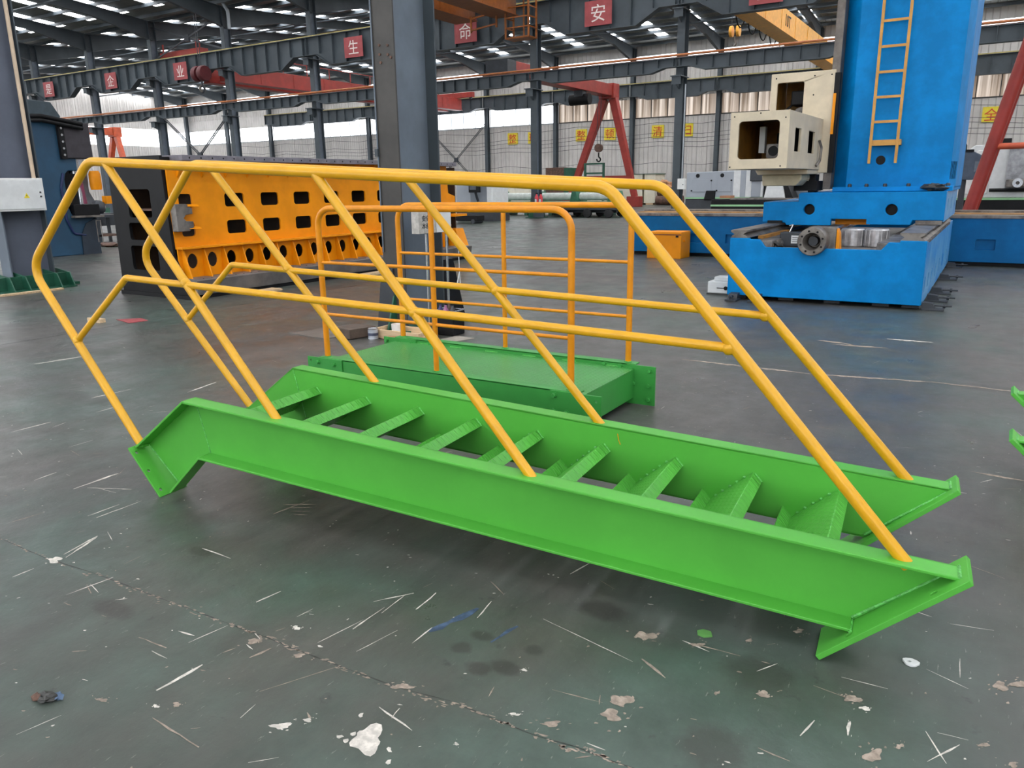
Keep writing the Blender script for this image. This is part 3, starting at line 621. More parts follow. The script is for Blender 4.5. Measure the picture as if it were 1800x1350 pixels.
for (x0, x1, y0, y1, hl, bl) in ((-.715, -.348, YN - .012, YN, [(-.68, .27), (-.68, .17), (-.60, .09), (-.68, .04)], [(-.60, .265), (-.43, .26), (-.51, .15), (-.40, .14)]),
                                 (1.496, 1.866, YN - .012, YN, [(1.83, .265), (1.83, .155), (1.83, .06), (1.72, .155)], [(1.53, .27), (1.53, .165), (1.62, .16), (1.53, .06)]),
                                 (1.64, 1.866, YF - .062, YF - .05, [], [(1.68, .27), (1.82, .265), (1.70, .16), (1.82, .155), (1.68, .055), (1.82, .05)]),
                                 (-.715, -.35, YF - .062, YF - .05, [(-.60, .07)], [(-.68, .27), (-.55, .26), (-.40, .26)])):
    sp_ = MB(o).prism([(x0, .004), (x1, .004), (x1, .300), (x0, .300)], y0, y1, 'xz', [holes(*h) for h in hl]).build('splice_plate', GREEN_P, pf, bevel=.001)
    for x, z in bl: add_bolt(x, y0, z, -1, sp_)
for x, z in ((1.58, .285), (1.45, .285), (-.2, .285)): add_bolt(x, YF - .045, z - .008, -1, pf)
for y, s in ((1.97, 0), (2.907, 1)):
    xs = (-.542, .535, 1.624); zr = 1.451
    MB(o).tube([(xs[0], y, .30), (xs[0], y, zr), (xs[2], y, zr), (xs[2], y, .30)], .0225, 16, .13).build('guard_rail', ORANGE_RAIL, pf, smooth=True)
    MB(o).tube([(xs[1], y, .30), (xs[1], y, zr)], .0195, 14).build('rail_post', ORANGE_RAIL, pf, smooth=True)
    for z in (.646, 1.046): MB(o).tube([(xs[0], y, z), (xs[2], y, z)], .0125, 12).build('mid_rail', ORANGE_RAIL, pf, smooth=True)
    w = MB(o)
    for x in xs: w.blob((x, y, .305), (.03, .028, .010), 3, 10, 6, .2)
    w.build('post_weld', GREEN_P, pf, smooth=True, stuff=True)
# ================================================================== NEAR COLUMNS
def big_column(label, xr, y0, y1, m_front, m_web):
    w = .30; xc, yc = xr - w / 2, (y0 + y1) / 2; dp = y1 - y0
    t = thing('steel_column', label, 'column', (xc, yc, 0))
    MB().box(-w / 2, w / 2, -dp / 2, -dp / 2 + .022, 0, 12.3).build('flange', m_front, t, bevel=.003)
    MB().box(-w / 2, w / 2, dp / 2 - .022, dp / 2, 0, 12.3).build('flange', STEEL_DARK, t, bevel=.003)
    MB().box(-.01, .01, -dp / 2 + .022, dp / 2 - .022, 0, 12.3).build('web', m_web, t)
    MB().box(-w / 2 - .12, w / 2 + .12, -dp / 2 - .16, dp / 2 + .34, 0, .05).build('base_plate', GREEN_D, t, bevel=.004)
    return t, w, dp
cc, w, dp = big_column('big grey H-section column behind the landing platform', -1.64, 4.30, 5.02, STEEL_BROWN, STEEL_GREY)
cx, cy = -1.64 - .15, 4.66
def local(v): return v
g = MB(); g.prism([(-.26, .05), (.0, .05), (.0, .72), (-.16, .72)], -dp / 2 - .03, -dp / 2 - .005, 'xz').build('base_gusset', DARK, cc)
g = MB(); g.prism([(dp / 2, .05), (dp / 2 + .42, .05), (dp / 2 + .2, .76), (dp / 2, .76)], .125, .145, 'yz').build('base_gusset', BLACK, cc)
g = MB(); g.prism([(-dp / 2 - .16, .05), (-dp / 2, .05), (-dp / 2, .5)], -.01, .01, 'yz').build('base_gusset', GREEN_D, cc)
MB().tube([(-.13, -dp / 2 - .012, 0.9), (-.13, -dp / 2 - .012, 12)], .009, 8).build('conduit', STEEL_GREY, cc, smooth=True)
for x, z in ((-.04, 3.03), (.07, 3.02), (-.04, 2.94), (.11, 2.90), (-.03, 2.86), (.07, 2.93)):
    MB().lathe([(.014, -.012), (.014, 0), (.001, 0)], (x, -dp / 2, z), 'y', 8).build('bolt', RUST, cc)
MB().box(-.16, -.12, -dp / 2 - .03, -dp / 2, 1.92, 2.0).build('conduit_clip', STEEL_DARK, cc)

lc, w, dp = big_column('grey blue H-section column at the left picture edge', -10.12, 4.30, 5.02, STEEL_GREY, mat('blue_grey_column_web', (92, 98, 112), .55, var=.1, scale=1))
MB().box(.0, .60, -.75, .46, .0, .02).build('base_plate', GREEN_D, lc)
MB().box(.30, .34, -.75, .52, .02, .24).build('base_gusset', GREEN_D, lc, bevel=.004)
for yy in (-.55, -.3, .22, .44): MB().prism([(.0, .02), (.56, .02), (.44, .24), (.0, .30)], yy, yy + .02, 'xz').build('base_gusset', GREEN_D, lc)
MB().tube([(.12, .27, 1.80), (.12, .27, 12)], .032, 12).build('conduit', BEIGE, lc, smooth=True)
# electrical box
eb = thing('electrical_box', 'white electrical box with a yellow warning triangle on the left column', 'electrical box', (-10.11, 4.66, 1.30))
MB().box(0, .16, -.62, .30, 0, .53).build('case', PLASTIC_W, eb, bevel=.006)
MB().box(.16, .172, -.58, .265, .03, .50).build('door', WHITE, eb, bevel=.004)
tri = MB(); tri.prism([(-.045, .21), (.045, .21), (0, .29)], .172, .176, 'yz').build('warning_triangle', SIGNYEL, eb)
MB().prism([(-.006, .225), (.010, .250), (.002, .250), (.006, .272), (-.010, .245), (-.001, .245)], .176, .178, 'yz').build('warning_symbol', BLACK, eb)
for z in (.23, .30): MB().lathe([(.012, 0), (.012, .02), (.001, .02)], (.172, .225, z), 'x', 8).build('lock', BLACK, eb)
pl = MB((-9.45, 4.1, 0)).box(-9.52, -9.42, 3.75, 4.75, 0, .03).build('wood_plank', WOOD, bevel=.003); tag(pl, 'thin pale wooden plank on the floor beside the left column base', 'plank')

# ---- sign box on two tube legs beside the big column
sb_ = thing('notice_box', 'grey notice box on two silver tube legs beside the big column', 'notice board', (-1.40, 4.5, 0))
MB().box(-.05, .05, -.28, .02, 1.11, 1.36).build('board', mat('grey_notice', (176, 172, 166), .6, var=.15, scale=20), sb_, bevel=.004)
MB().box(-.05, .05, .03, .30, 1.11, 1.36).build('board', WHITE, sb_, bevel=.004)
for y in (-.10, .27): MB().tube([(0, y, 0.06), (0, y, 1.11)], .016, 12).build('tube_leg', SILVER, sb_, smooth=True); 
MB().box(-.05, .06, -.14, .32, .052, .07).build('foot', DARK, sb_)
for j in range(2): lettering('本设备' if j else '安全第', .065, DARK, sb_, (.052, -.13, 1.27 - .08 * j), FACE_PX, .003)
cd_ = thing('hanging_cord', 'thin white cord with a paper clip tag hanging beside the notice box', 'cord', (-1.30, 4.86, .5))
MB().tube([(-.14, .0, .60), (-.06, .0, .58), (0, 0, .40), (0, 0, .14)], .004, 6).build('cord', PLASTIC_W, cd_)
for s in (-1, 1): MB().bar((0, .0, .14), (0, .03 * s - .02, .02), .012, .006).build('tag', PLASTIC_W, cd_)
# ---- small things by the column base
MB_ = MB((-2.05, 3.9, 0)); blk = MB_.prism([(-2.20, 3.75), (-1.95, 3.70), (-1.86, 4.02), (-2.14, 4.06)], .008, .113, 'xy').build('steel_block', mat('dark_steel_block', (84, 70, 60), .6, var=.25, scale=8), bevel=.004); tag(blk, 'rusty brown steel block on the floor by the big column', 'steel block')
sh = MB((-2.5, 4, 0)).prism([(-2.85, 3.66), (-2.23, 3.62), (-2.05, 4.25), (-2.60, 4.40)], 0, .008, 'xy').build('steel_sheet', mat('dull_sheet', (112, 106, 100), .5, .3, var=.15)); tag(sh, 'thin flat steel sheet lying on the floor under the brown block', 'steel sheet')
can = thing('paint_can', 'small grey and white paint can beside the steel block', 'can', (-1.76, 3.86, 0))
MB().lathe([(.001, 0), (.055, 0), (.055, .115), (.05, .12), (.001, .12)], n=20).build('body', mat('can_label', (178, 182, 190), .35, .3, var=.2, scale=12), can, smooth=True)
for z in (.002, .115): MB().lathe([(.050, z), (.058, z), (.058, z + .008), (.050, z + .008)], n=20, ring=True).build('rim', SILVER, can, smooth=True)
MB().lathe([(.0558, .045), (.0562, .045), (.0562, .075), (.0558, .075)], n=20, ring=True).build('label_band', mat('can_band', (64, 70, 90), .4), can, smooth=True)
tray = thing('wooden_tray', 'shallow pale wooden tray on the floor behind the landing', 'tray', (-1.5, 4.08, 0))
for b_ in ((-.34, .32, -.16, -.135, 0, .10), (-.34, .32, .135, .16, 0, .10), (-.34, -.315, -.135, .135, 0, .10), (.295, .32, -.135, .135, 0, .10), (-.34, .32, -.16, .16, 0, .011)): MB().box(*b_).build('board', WOOD, tray, bevel=.003)
bk = thing('paint_bucket', 'small white bucket with yellow contents standing in the wooden tray', 'bucket', (-1.62, 4.10, .012))
MB().lathe([(.001, 0), (.055, 0), (.065, .13), (.062, .13), (.053, .01), (.001, .01)], n=18).build('bucket_wall', PLASTIC_W, bk, smooth=True)
MB().lathe([(.001, .09), (.060, .09), (.060, .1), (.001, .1)], n=18).build('paint', ORANGE_RAIL, bk, smooth=True)
rl = MB((-1.22, 3.8, 0)); rl.tube([(-1.42, 3.72, .046), (-1.02, 3.85, .046)], .045, 16).build('cardboard_roll', CARD, smooth=True); o = bpy.data.objects['cardboard_roll']; o.location = rl.o; tag(o, 'brown cardboard roll lying beside the wooden tray', 'cardboard roll')
sh2 = MB((-1.0, 4.5, 0)).prism([(-1.12, 4.02), (-.90, 4.06), (-.80, 4.40), (-1.05, 4.42)], 0, .006, 'xy').build('paper_sheet', mat('grey_paper', (150, 142, 132), .8)); tag(sh2, 'flat grey paper sheet right of the wooden tray', 'paper')
bin_ = thing('wire_bin', 'dark crate with bottles and rags beside the big column', 'crate', (-1.20, 4.50, 0))
MB().box(-.13, .13, -.11, .11, 0, .20).build('body', BLACK, bin_, bevel=.01)
MB().tube([(-.13, -.11, .27), (.13, -.11, .27), (.13, .11, .27), (-.13, .11, .27), (-.13, -.11, .27)], .008, 6).build('rim', SILVER, bin_)
for i, (x, y, c) in enumerate(((-.08, -.05, (52, 52, 104)), (.0, -.06, (160, 100, 140)), (.08, -.04, (60, 60, 66)), (-.04, .06, (80, 56, 48)))): MB().lathe([(.001, .2), (.035, .2), (.035, .27), (.014, .31), (.014, .33), (.001, .33)], (x, y, 0), n=12).build('bottle', mat('bottle_%d' % i, c, .3), bin_, smooth=True)

# ================================================================== ORANGE FABRICATED FRAME
of = thing('press_frame', 'large orange fabricated machine frame with black end face and two rows of windows', 'machine frame', (-6.6, 4.95, 0)); o = (-6.6, 4.95, 0)
YA, YB = 4.98, 12.25
XW = -6.60
wins = []
for z0, z1 in ((1.335, 1.545), (.915, 1.125)):
    for i in range(10):
        yc = 5.42 + .725 * i - (.18 if i == 0 else 0); hw = .115 if i == 0 else .19
        if yc + hw < YB - .25: wins.append(rrect(yc - hw, yc + hw, z0, z1, .045, 3))
MB(o).prism([(YA, .735), (YB - .3, .735), (YB - .2, .75), (YB - .35, .8), (YB - .35, 1.2), (YB - .05, 1.25), (YB - .05, 1.38), (YB - .3, 1.45), (YB - .35, 2.02), (YA, 2.02)], XW - .03, XW, 'yz', wins).build('side_web', FRAME_ORANGE, of)
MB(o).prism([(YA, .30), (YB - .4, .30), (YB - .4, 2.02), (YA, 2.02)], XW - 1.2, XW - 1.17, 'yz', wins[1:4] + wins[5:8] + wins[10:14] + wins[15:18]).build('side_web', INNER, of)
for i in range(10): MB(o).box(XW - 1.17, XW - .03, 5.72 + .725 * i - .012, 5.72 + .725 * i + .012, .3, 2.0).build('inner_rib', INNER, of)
for i in range(14):
    y = 5.15 + .43 * i; MB(o).prism([(XW, 1.78), (XW + .05, 1.84), (XW + .10, 2.02), (XW, 2.02)], y - .012, y + .012, 'xz').build('top_rib', FRAME_ORANGE, of)
tp = MB(o).box(XW - 1.3, XW + .24, 5.10, YB - .30, 2.02, 2.10).build('top_plate', mat('grey_top_plate', (124, 120, 128), .5, .2, var=.15), of, bevel=.004)
hd = MB(); dots = MB(o)
for i in range(34): dots.lathe([(.014, 0), (.014, .003), (.001, .003)], (XW + .238, 5.22 + .2 * i, 2.06), 'x', 6)
dots.build('bolt_hole', BLACK, tp, stuff=True)
MB(o).box(XW, XW + .16, YA, YB - .45, .735, .765).build('ledge', FRAME_ORANGE, of, bevel=.003)
rib = None
for i in range(19):
    y = 5.05 + .362 * i
    if i % 2 == 0 or True:
        MB(o).prism([(XW, .30), (XW + .22, .30), (XW + .08, .735), (XW, .735)], y - .01, y + .01, 'xz').build('rib', FRAME_ORANGE, of)
lw = [[(5.22 + .362 * 1 * i + .090 * math.cos(a), .545 + .115 * math.sin(a)) for a in [2 * math.pi * k / 14 for k in range(14)]] for i in range(18)]
MB(o).prism([(YA, .30), (YB - .5, .30), (YB - .5, .735), (YA, .735)], XW + .02, XW + .04, 'yz', lw).build('lower_web', FRAME_ORANGE, of)
bs = MB(o).prism([(XW - 1.35, .06), (XW + .36, .06), (XW + .40, .28), (XW + .34, .30), (XW - 1.35, .30)], 5.0, YB, 'xz').build('base_plate', mat('grey_base_plate', (110, 106, 104), .5, .2, var=.2, scale=3), of, bevel=.004)
dots = MB(o)
for i in range(46): dots.lathe([(.012, .30), (.012, .303), (.001, .303)], (XW + .345, 5.15 + .15 * i, 0), 'z', 6)
dots.build('bolt_hole', BLACK, bs, stuff=True)
MB(o).box(XW - 1.35, XW + .34, 5.2, YB - .2, 0, .06).build('skid', BLACK, of)
# black end face
bw = [rrect(-7.57, -7.0, 1.20, 1.62, .05), rrect(-7.62, -7.0, .86, 1.18 - .06, .05), rrect(-7.65, -6.97, .40, .77, .05)]
MB(o).prism([(-8.0, .0), (-6.31, .0), (-6.60, .62), (-6.66, 2.10), (-7.98, 2.10)], 4.93, 4.98, 'xz', bw).build('end_plate', BLACK, of, bevel=.004)
MB(o).box(-8.02, -6.26, 4.90, 4.98, .0, .06).build('end_foot', BLACK, of)
for z in (.80, 1.16, 1.30): MB(o).box(-7.9, -6.7, 5.0, 5.5, z, z + .03).build('inner_shelf', RUST, of)
MB(o).box(-8.0, -7.97, 4.98, 5.6, .06, 2.08).build('side_plate', BLACK, of); MB(o).box(-6.69, -6.66, 4.98, 5.12, .3, 2.08).build('side_plate', BLACK, of)
lug = MB(o).prism([(4.96, 1.0), (5.16, 1.0), (5.24, 1.06), (5.24, 1.14), (5.12, 1.15), (5.08, 1.19), (5.12, 1.24), (5.24, 1.25), (5.24, 1.33), (5.14, 1.40), (4.96, 1.40)], XW + .01, XW + .14, 'yz').build('clamp_lug', BARE, of, bevel=.006)
for z in (1.03, 1.36): MB(o).prism([(XW, z), (XW + .16, z), (XW + .10, z + .03), (XW, z + .03)], 5.16, 5.36, 'xz').build('lug_rib', FRAME_ORANGE, of)
MB(o).box(XW - .05, XW + .3, YB - .50, YB - .02, .95, 1.0).build('end_bracket', FRAME_ORANGE, of)
MB(o).prism([(XW, .30), (XW + .34, .30), (XW + .2, .68), (XW, .68)], YB - .35, YB - .05, 'xz').build('end_rib', FRAME_ORANGE, of)
dbr = [(( -6.10, 5.9), (-5.95, 6.35), .03), ((-6.05, 8.15), (-6.0, 8.95), .05)]
for i, (p, q, h) in enumerate(dbr):
    m_ = MB((p[0], p[1], 0)).box(min(p[0], q[0]) - .05, max(p[0], q[0]) + .05, p[1], q[1], 0, h).build('wood_batten', WOOD, bevel=.004); tag(m_, ['short pale batten on the floor at the near foot of the orange frame', 'long pale batten on the floor along the far foot of the orange frame'][i], 'batten')

# ================================================================== BLUE BORING MILL
o = (.73, 8.5, 0)
bed = thing('machine_bed', 'large blue cast machine bed with open top, front end facing the stair', 'machine bed', o)
prof = [(.735, .06), (3.18, .06), (3.17, .86), (2.87, .86), (2.87, .835), (2.74, .835), (2.66, .735), (1.22, .735), (1.14, .835), (1.01, .835), (1.01, .85), (.74, .85)]
MB(o).prism(prof, 8.5, 8.56, 'xz').build('front_wall', BLUE, bed, bevel=.012)
slots = [rrect(y - .09, y + .09, .20, .40, .02) for y in (8.72, 9.3, 9.95, 10.7, 11.5, 12.4, 13.4)]
MB(o).prism([(8.56, .06), (14.5, .06), (14.5, .85), (8.56, .85)], 3.13, 3.18, 'yz', slots).build('side_wall', mat('worn_light_blue_paint', (96, 158, 206), .4, var=.2, scale=2, rgb2=(40, 128, 200)), bed, bevel=.008)
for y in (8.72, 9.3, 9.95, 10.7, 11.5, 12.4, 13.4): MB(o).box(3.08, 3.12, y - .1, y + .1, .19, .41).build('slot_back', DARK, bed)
MB(o).box(.735, .79, 8.56, 14.5, .06, .85).build('side_wall', BLUE, bed, bevel=.008)
MB(o).box(.79, 3.13, 8.56, 14.5, .64, .70).build('inner_floor', BARE, bed)
for x in (1.05, 2.60): MB(o).box(x, x + .25, 8.56, 14.4, .70, .82).build('slide_base', BARE, bed, bevel=.01)
for x0, x1, xx in ((.74, .98, 0), (2.86, 3.16, 1)):
    MB(o).prism([(x0, .85), (x1, .85), (x1 - .03, .88), (x1 - .07, .90), (x1 - .02, .93), (x1 - .02, .955), (x0, .955), (x0, .93), (x0 + .05, .90), (x0 + .02, .88)], 8.52, 14.4, 'xz').build('guide_rail', BARE, bed, bevel=.003)
MB(o).box(1.02, 1.10, 8.9, 10.5, .82, .86).build('yellow_strip', CREAM_IN, bed)
MB(o).box(1.75, 2.10, 8.62, 8.85, .70, .71).build('yellow_pad', FRAME_ORANGE, bed)
tr_ = MB(o)
for i in range(40): tr_.box(3.165, 3.19, 8.6 + .12 * i, 8.66 + .12 * i, .84, .87)
tr_.build('rack_teeth', BARE, bed, stuff=True)
for x in (.85, 1.5, 2.1, 2.7, 3.05): MB(o).box(x - .1, x + .1, 8.7, 9.0, 0, .06).build('foot', DARK, bed)
def jack(label, x, y, rz):
    j = thing('levelling_jack', label, 'machine jack', (x, y, 0), rz, 'levelling jacks under the blue bed')
    MB().box(-.09, .16, -.08, .08, 0, .025).build('base', DARK, j, bevel=.004); MB().prism([(-.09, .025), (.06, .025), (.03, .09), (-.09, .10)], -.06, .06, 'xz').build('wedge', DARK, j)
    MB().tube([(.02, 0, .06), (.24, 0, .06)], .012, 8).build('screw', DARK, j, smooth=True); MB().lathe([(.03, .14), (.03, .17), (.001, .17)], (0, 0, .06), 'x', 6).build('nut', DARK, j)
for i, (x, y) in enumerate(((3.28, 8.62), (3.28, 9.42), (3.28, 10.25), (3.28, 12.1), (3.28, 14.2))): jack('dark screw jack at the right foot of the blue bed, %s from the front' % ORD[i], x, y, 0)
for i, x in enumerate((.86, 1.17)): jack('dark screw jack under the front edge of the blue bed, %s from its left corner' % ORD[i], x, 8.40, -math.pi / 2)
# things lying in the bed
sr = thing('screw_support', 'round steel flange bearing of the feed screw standing in the blue bed', 'bearing', (1.84, 8.60, .71))
y0_ = -.12
MB().lathe([(.085, -.10), (.115, -.22), (.175, -.22), (.185, -.20), (.185, .0), (.150, .02), (.085, .02)], (0, 0, .12), 'y', 28, True).build('flange_ring', BARE, sr, smooth=True)
MB().lathe([(.001, -.12), (.06, -.12), (.06, .3), (.001, .3)], (0, 0, .12), 'y', 16).build('bore_cap', DARK, sr, smooth=True)
for k in range(8):
    a = 2 * math.pi * k / 8 + .3; MB().lathe([(.014, -.228), (.014, -.215), (.001, -.215)], (.14 * math.cos(a), 0, .12 + .14 * math.sin(a)), 'y', 8).build('bolt_head', BLACK, sr)
MB().box(-.10, .26, .02, .18, 0, .30).build('bearing_block', BARE, sr, bevel=.02); MB().prism([(.262, 0), (.31, 0), (.29, .22), (.262, .28)], .02, .18, 'xz').build('yellow_cheek', FRAME_ORANGE, sr)
MB().tube([(.05, .2, .2), (.05, 4.5, .2)], .035, 12).build('feed_screw', SILVER, sr, smooth=True)
for i, x in enumerate((2.18, 2.49)):
    rc = thing('ribbed_cylinder', ['left ribbed silver cylinder standing in the blue bed', 'right ribbed silver cylinder standing in the blue bed'][i], 'cylinder', (x, 9.45, .70))
    pf_ = [(.14, 0), (.152, .02), (.152, .23), (.14, .25), (.09, .25), (.09, .19), (.001, .19)]
    MB().lathe([(.001, 0)] + pf_, n=24).build('body', ALU, rc)
    for k in range(12):
        a = 2 * math.pi * k / 12; MB().box(.150 * math.cos(a) - .006, .150 * math.cos(a) + .006, .150 * math.sin(a) - .006, .150 * math.sin(a) + .006, .02, .23).build('rib', ALU, rc)
mt = thing('electric_motor', 'dark box motor with a white data plate lying in the blue bed', 'motor', (1.43, 9.2, .70))
MB().box(-.16, .15, -.10, .12, 0, .20).build('case', DARK, mt, bevel=.015); MB().box(.0, .12, -.105, -.10, .05, .16).build('data_plate', WHITE, mt)
for i in range(3): MB().box(.015, .105, -.107, -.105, .07 + .028 * i, .078 + .028 * i).build('print_line', DARK, mt)
MB().tube([(-.05, 0, .2), (-.02, .05, .3), (-.1, .2, .28)], .008, 6).build('cable', PLASTIC_W, mt)
rg = thing('rag_heap', 'crumpled dirty grey rags at the left corner inside the blue bed', 'rags', (1.25, 8.75, .70))
for i, (x, y) in enumerate(((-.08, 0), (.02, .04), (.1, -.04), (-.02, -.07))): MB().blob((x, y, .05), (.07, .06, .05), i, 9, 6, .5).build('rag', CHIPT if i % 2 else STAIN, rg)

o = (.70, 10.5, .955)
sd = thing('machine_saddle', 'stepped blue saddle block with two round holes carrying the tall column', 'machine saddle', o)
hol = [[(x + .082 * math.cos(a), 1.17 + .082 * math.sin(a)) for a in [2 * math.pi * k / 20 for k in range(20)]] for x in (1.368, 2.528)]
MB(o).prism([(.67, .975), (1.02, .965), (1.04, .93), (1.70, .93), (1.70, 1.03), (2.20, 1.03), (2.20, .955), (2.80, .955), (2.82, 1.02), (3.22, 1.02), (3.22, 1.43), (1.20, 1.41), (1.20, 1.29), (.67, 1.28)], 10.5, 10.58, 'xz', hol).build('front_wall', BLUE, sd, bevel=.01)
for x in (1.368, 2.528): MB(o).lathe([(.09, .04), (.09, .3), (.001, .3)], (x, 10.58, 1.17), 'y', 20).build('hole_lining', BLACK, sd, smooth=True)
MB(o).box(1.7, 2.2, 10.58, 11.2, 1.03, 1.05).build('pocket_top', FRAME_ORANGE, sd); MB(o).box(1.70, 2.2, 10.9, 10.95, .93, 1.03).build('pocket_back', FRAME_ORANGE, sd)
sl = [rrect(y - .06, y + .06, 1.14, 1.32, .01) for y in (11.2, 12.2, 13.2)]
MB(o).prism([(10.58, 1.0), (13.8, 1.0), (13.8, 1.42), (10.58, 1.43)], 3.18, 3.22, 'yz', sl).build('side_wall', MATS['worn_light_blue_paint'], sd, bevel=.005)
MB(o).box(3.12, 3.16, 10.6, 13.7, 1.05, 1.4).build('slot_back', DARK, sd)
MB(o).box(1.20, 3.18, 10.58, 13.8, 1.38, 1.425).build('top_plate', BLUE, sd); MB(o).box(.67, 1.2, 10.58, 13.8, 1.25, 1.285).build('top_plate', BLUE, sd); MB(o).box(.67, .72, 10.58, 13.8, .97, 1.28).build('side_wall', BLUE, sd)
MB(o).box(2.86, 3.20, 10.52, 10.70, .96, 1.02).build('slide_block', BARE, sd); MB(o).box(.76, .98, 10.45, 13.8, .957, 1.0).build('slide_block', BLACK, sd)

o = (2.5, 11.0, 1.43)
cl = thing('machine_column', 'tall blue machine column with an orange ladder on its face', 'machine column', o)
MB(o).prism([(1.56, 11.3), (1.79, 11.0), (3.20, 11.0), (3.28, 11.3), (3.28, 13.4), (1.56, 13.4)], 1.47, 7.2, 'xy', ).build('column_body', BLUE, cl, bevel=.02)
MB(o).prism([(1.795, 1.47), (3.205, 1.47), (3.205, 7.2), (1.795, 7.2)], 10.99, 11.0, 'xz', [[(2.255 + .068 * math.cos(a), 1.89 + .068 * math.sin(a)) for a in [2 * math.pi * k / 18 for k in range(18)]]]).build('front_panel', BLUE, cl)
MB(o).lathe([(.068, 0), (.066, .004), (.001, .004)], (2.255, 10.994, 1.89), 'y', 18).build('port_hole', BLACK, cl)
fl_ = MB(o).box(1.62, 3.27, 10.86, 13.5, 1.43, 1.50).build('column_foot', BLUE, cl, bevel=.008)
for x in (1.86, 2.10, 2.36, 2.68, 3.0, 3.2): MB(o).lathe([(.03, 1.50), (.03, 1.53), (.02, 1.545), (.001, 1.545)], (x, 10.93, 0), 'z', 6).build('foot_bolt', DARK, fl_)
MB(o).box(1.44, 1.56, 11.02, 11.35, 1.47, 7.2).build('guide_way', mat('worn_way', (112, 104, 98), .5, .2, var=.2), cl, bevel=.01)
MB(o).box(1.50, 1.58, 10.98, 11.06, 1.72, 3.2).build('wiper_strip', BLACK, cl)
MB(o).box(1.50, 1.54, 10.96, 11.0, 2.3, 2.9).build('yellow_strip', FRAME_ORANGE, cl)
ven = MB(o)
for i in range(5): ven.box(3.205 + .014 * i, 3.212 + .014 * i, 11.02 + .05 * i, 11.03 + .05 * i, 1.6, 1.85)
ven.build('vent_slit', BLACK, cl, stuff=True)
ld = MB(o).box(2.09, 2.13, 10.84, 10.87, 1.84, 7.2).build('ladder', LADDER, cl, bevel=.003); MB(o).box(2.455, 2.495, 10.84, 10.87, 1.84, 7.2).build('stile', LADDER, ld, bevel=.003)
for i in range(14): z = 2.44 + .349 * i; MB(o).box(2.13, 2.455, 10.845, 10.865, z - .018, z + .018).build('rung', LADDER, ld)
MB(o).box(2.12, 2.52, 10.85, 10.99, 2.10, 2.18).build('ladder_bracket', LADDER, ld); MB(o).box(2.12, 2.52, 10.85, 10.99, 5.1, 5.18).build('ladder_bracket', FRAME_ORANGE, ld)
rg2 = MB((3.05, 10.75, 1.43)); rg2.blob((3.05, 10.78, 1.49), (.17, .10, .05), 7, 12, 7, .4); rr = rg2.build('dirty_rag', STAIN, smooth=True); tag(rr, 'dirty grey rag on the blue saddle at the column foot', 'rag')

o = (1.0, 10.0, 1.75)
hs = thing('headstock', 'cream machine headstock box with an open square window hanging on the blue column', 'headstock', o)
MB(o).prism([(.55, 1.72), (1.51, 1.72), (1.51, 3.25), (.54, 3.25)], 11.0, 11.05, 'xz', [rrect(.64, 1.05, 2.62, 3.11, .03)]).build('back_plate', CREAM, hs, bevel=.01)
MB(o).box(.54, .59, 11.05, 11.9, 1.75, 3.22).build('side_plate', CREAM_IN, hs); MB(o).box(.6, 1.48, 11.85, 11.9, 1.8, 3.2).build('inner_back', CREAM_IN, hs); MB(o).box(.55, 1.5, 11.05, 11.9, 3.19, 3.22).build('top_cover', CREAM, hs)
MB(o).lathe([(.06, -.05), (.13, -.05), (.13, .2), (.06, .2)], (.98, 11.3, 2.62), 'y', 20, True).build('drive_gear', BARE, hs, smooth=True)
MB(o).box(.82, 1.04, 11.2, 11.6, 2.78, 3.0).build('gear_motor', BLACK, hs, bevel=.02)
MB(o).tube([(.75, 11.2, 2.5), (.72, 11.25, 2.7), (.9, 11.3, 2.85)], .02, 8, .05).build('hose', BLACK, hs, smooth=True)
FB = 8.70
MB(o).prism([(.60, 1.77), (1.385, 1.77), (1.38, 2.515), (.60, 2.515)], FB, FB + .04, 'xz', [rrect(.715, 1.26, 1.90, 2.395, .05)]).build('front_frame', CREAM, hs, bevel=.012)
MB(o).prism([(FB + .04, 1.77), (10.99, 1.77), (10.99, 2.53), (FB + .04, 2.515)], 1.345, 1.38, 'yz', [[(9.10, 2.0), (9.48, 2.0), (9.48, 2.31), (9.10, 2.31)], [(10.0, 2.0), (10.45, 2.0), (10.45, 2.31), (10.0, 2.31)]]).build('side_panel', CREAM, hs, bevel=.006)
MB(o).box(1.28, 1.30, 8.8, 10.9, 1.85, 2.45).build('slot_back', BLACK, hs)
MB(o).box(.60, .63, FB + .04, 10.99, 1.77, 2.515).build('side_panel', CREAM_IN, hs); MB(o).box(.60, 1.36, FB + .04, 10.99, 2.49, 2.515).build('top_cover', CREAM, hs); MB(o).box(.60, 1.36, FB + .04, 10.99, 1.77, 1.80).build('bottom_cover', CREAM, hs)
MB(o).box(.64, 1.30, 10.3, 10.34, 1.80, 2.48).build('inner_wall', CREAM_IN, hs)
sm = MB(o).box(.99, 1.15, 9.25, 9.6, 1.93, 2.10).build('servo_motor', BLACK, hs, bevel=.015); MB(o).prism(rrect(.975, 1.165, 1.92, 2.11, .03), 9.22, 9.25, 'xz', [[(1.07 + .07 * math.cos(a), 2.015 + .07 * math.sin(a)) for a in [2 * math.pi * k / 16 for k in range(16)]]]).build('servo_flange', BARE, sm)
MB(o).box(.82, .90, 9.4, 9.5, 2.0, 2.36).build('white_chute', WHITE, hs); MB(o).box(.92, 1.2, 10.0, 10.28, 2.1, 2.3).build('control_box', BLACK, hs, bevel=.02)
MB(o).tube([(1.40, 10.6, 1.82), (1.43, 10.7, 1.9), (1.43, 10.75, 2.1), (1.40, 10.7, 2.2)], .02, 8, .05).build('cable', BARE, hs, smooth=True)
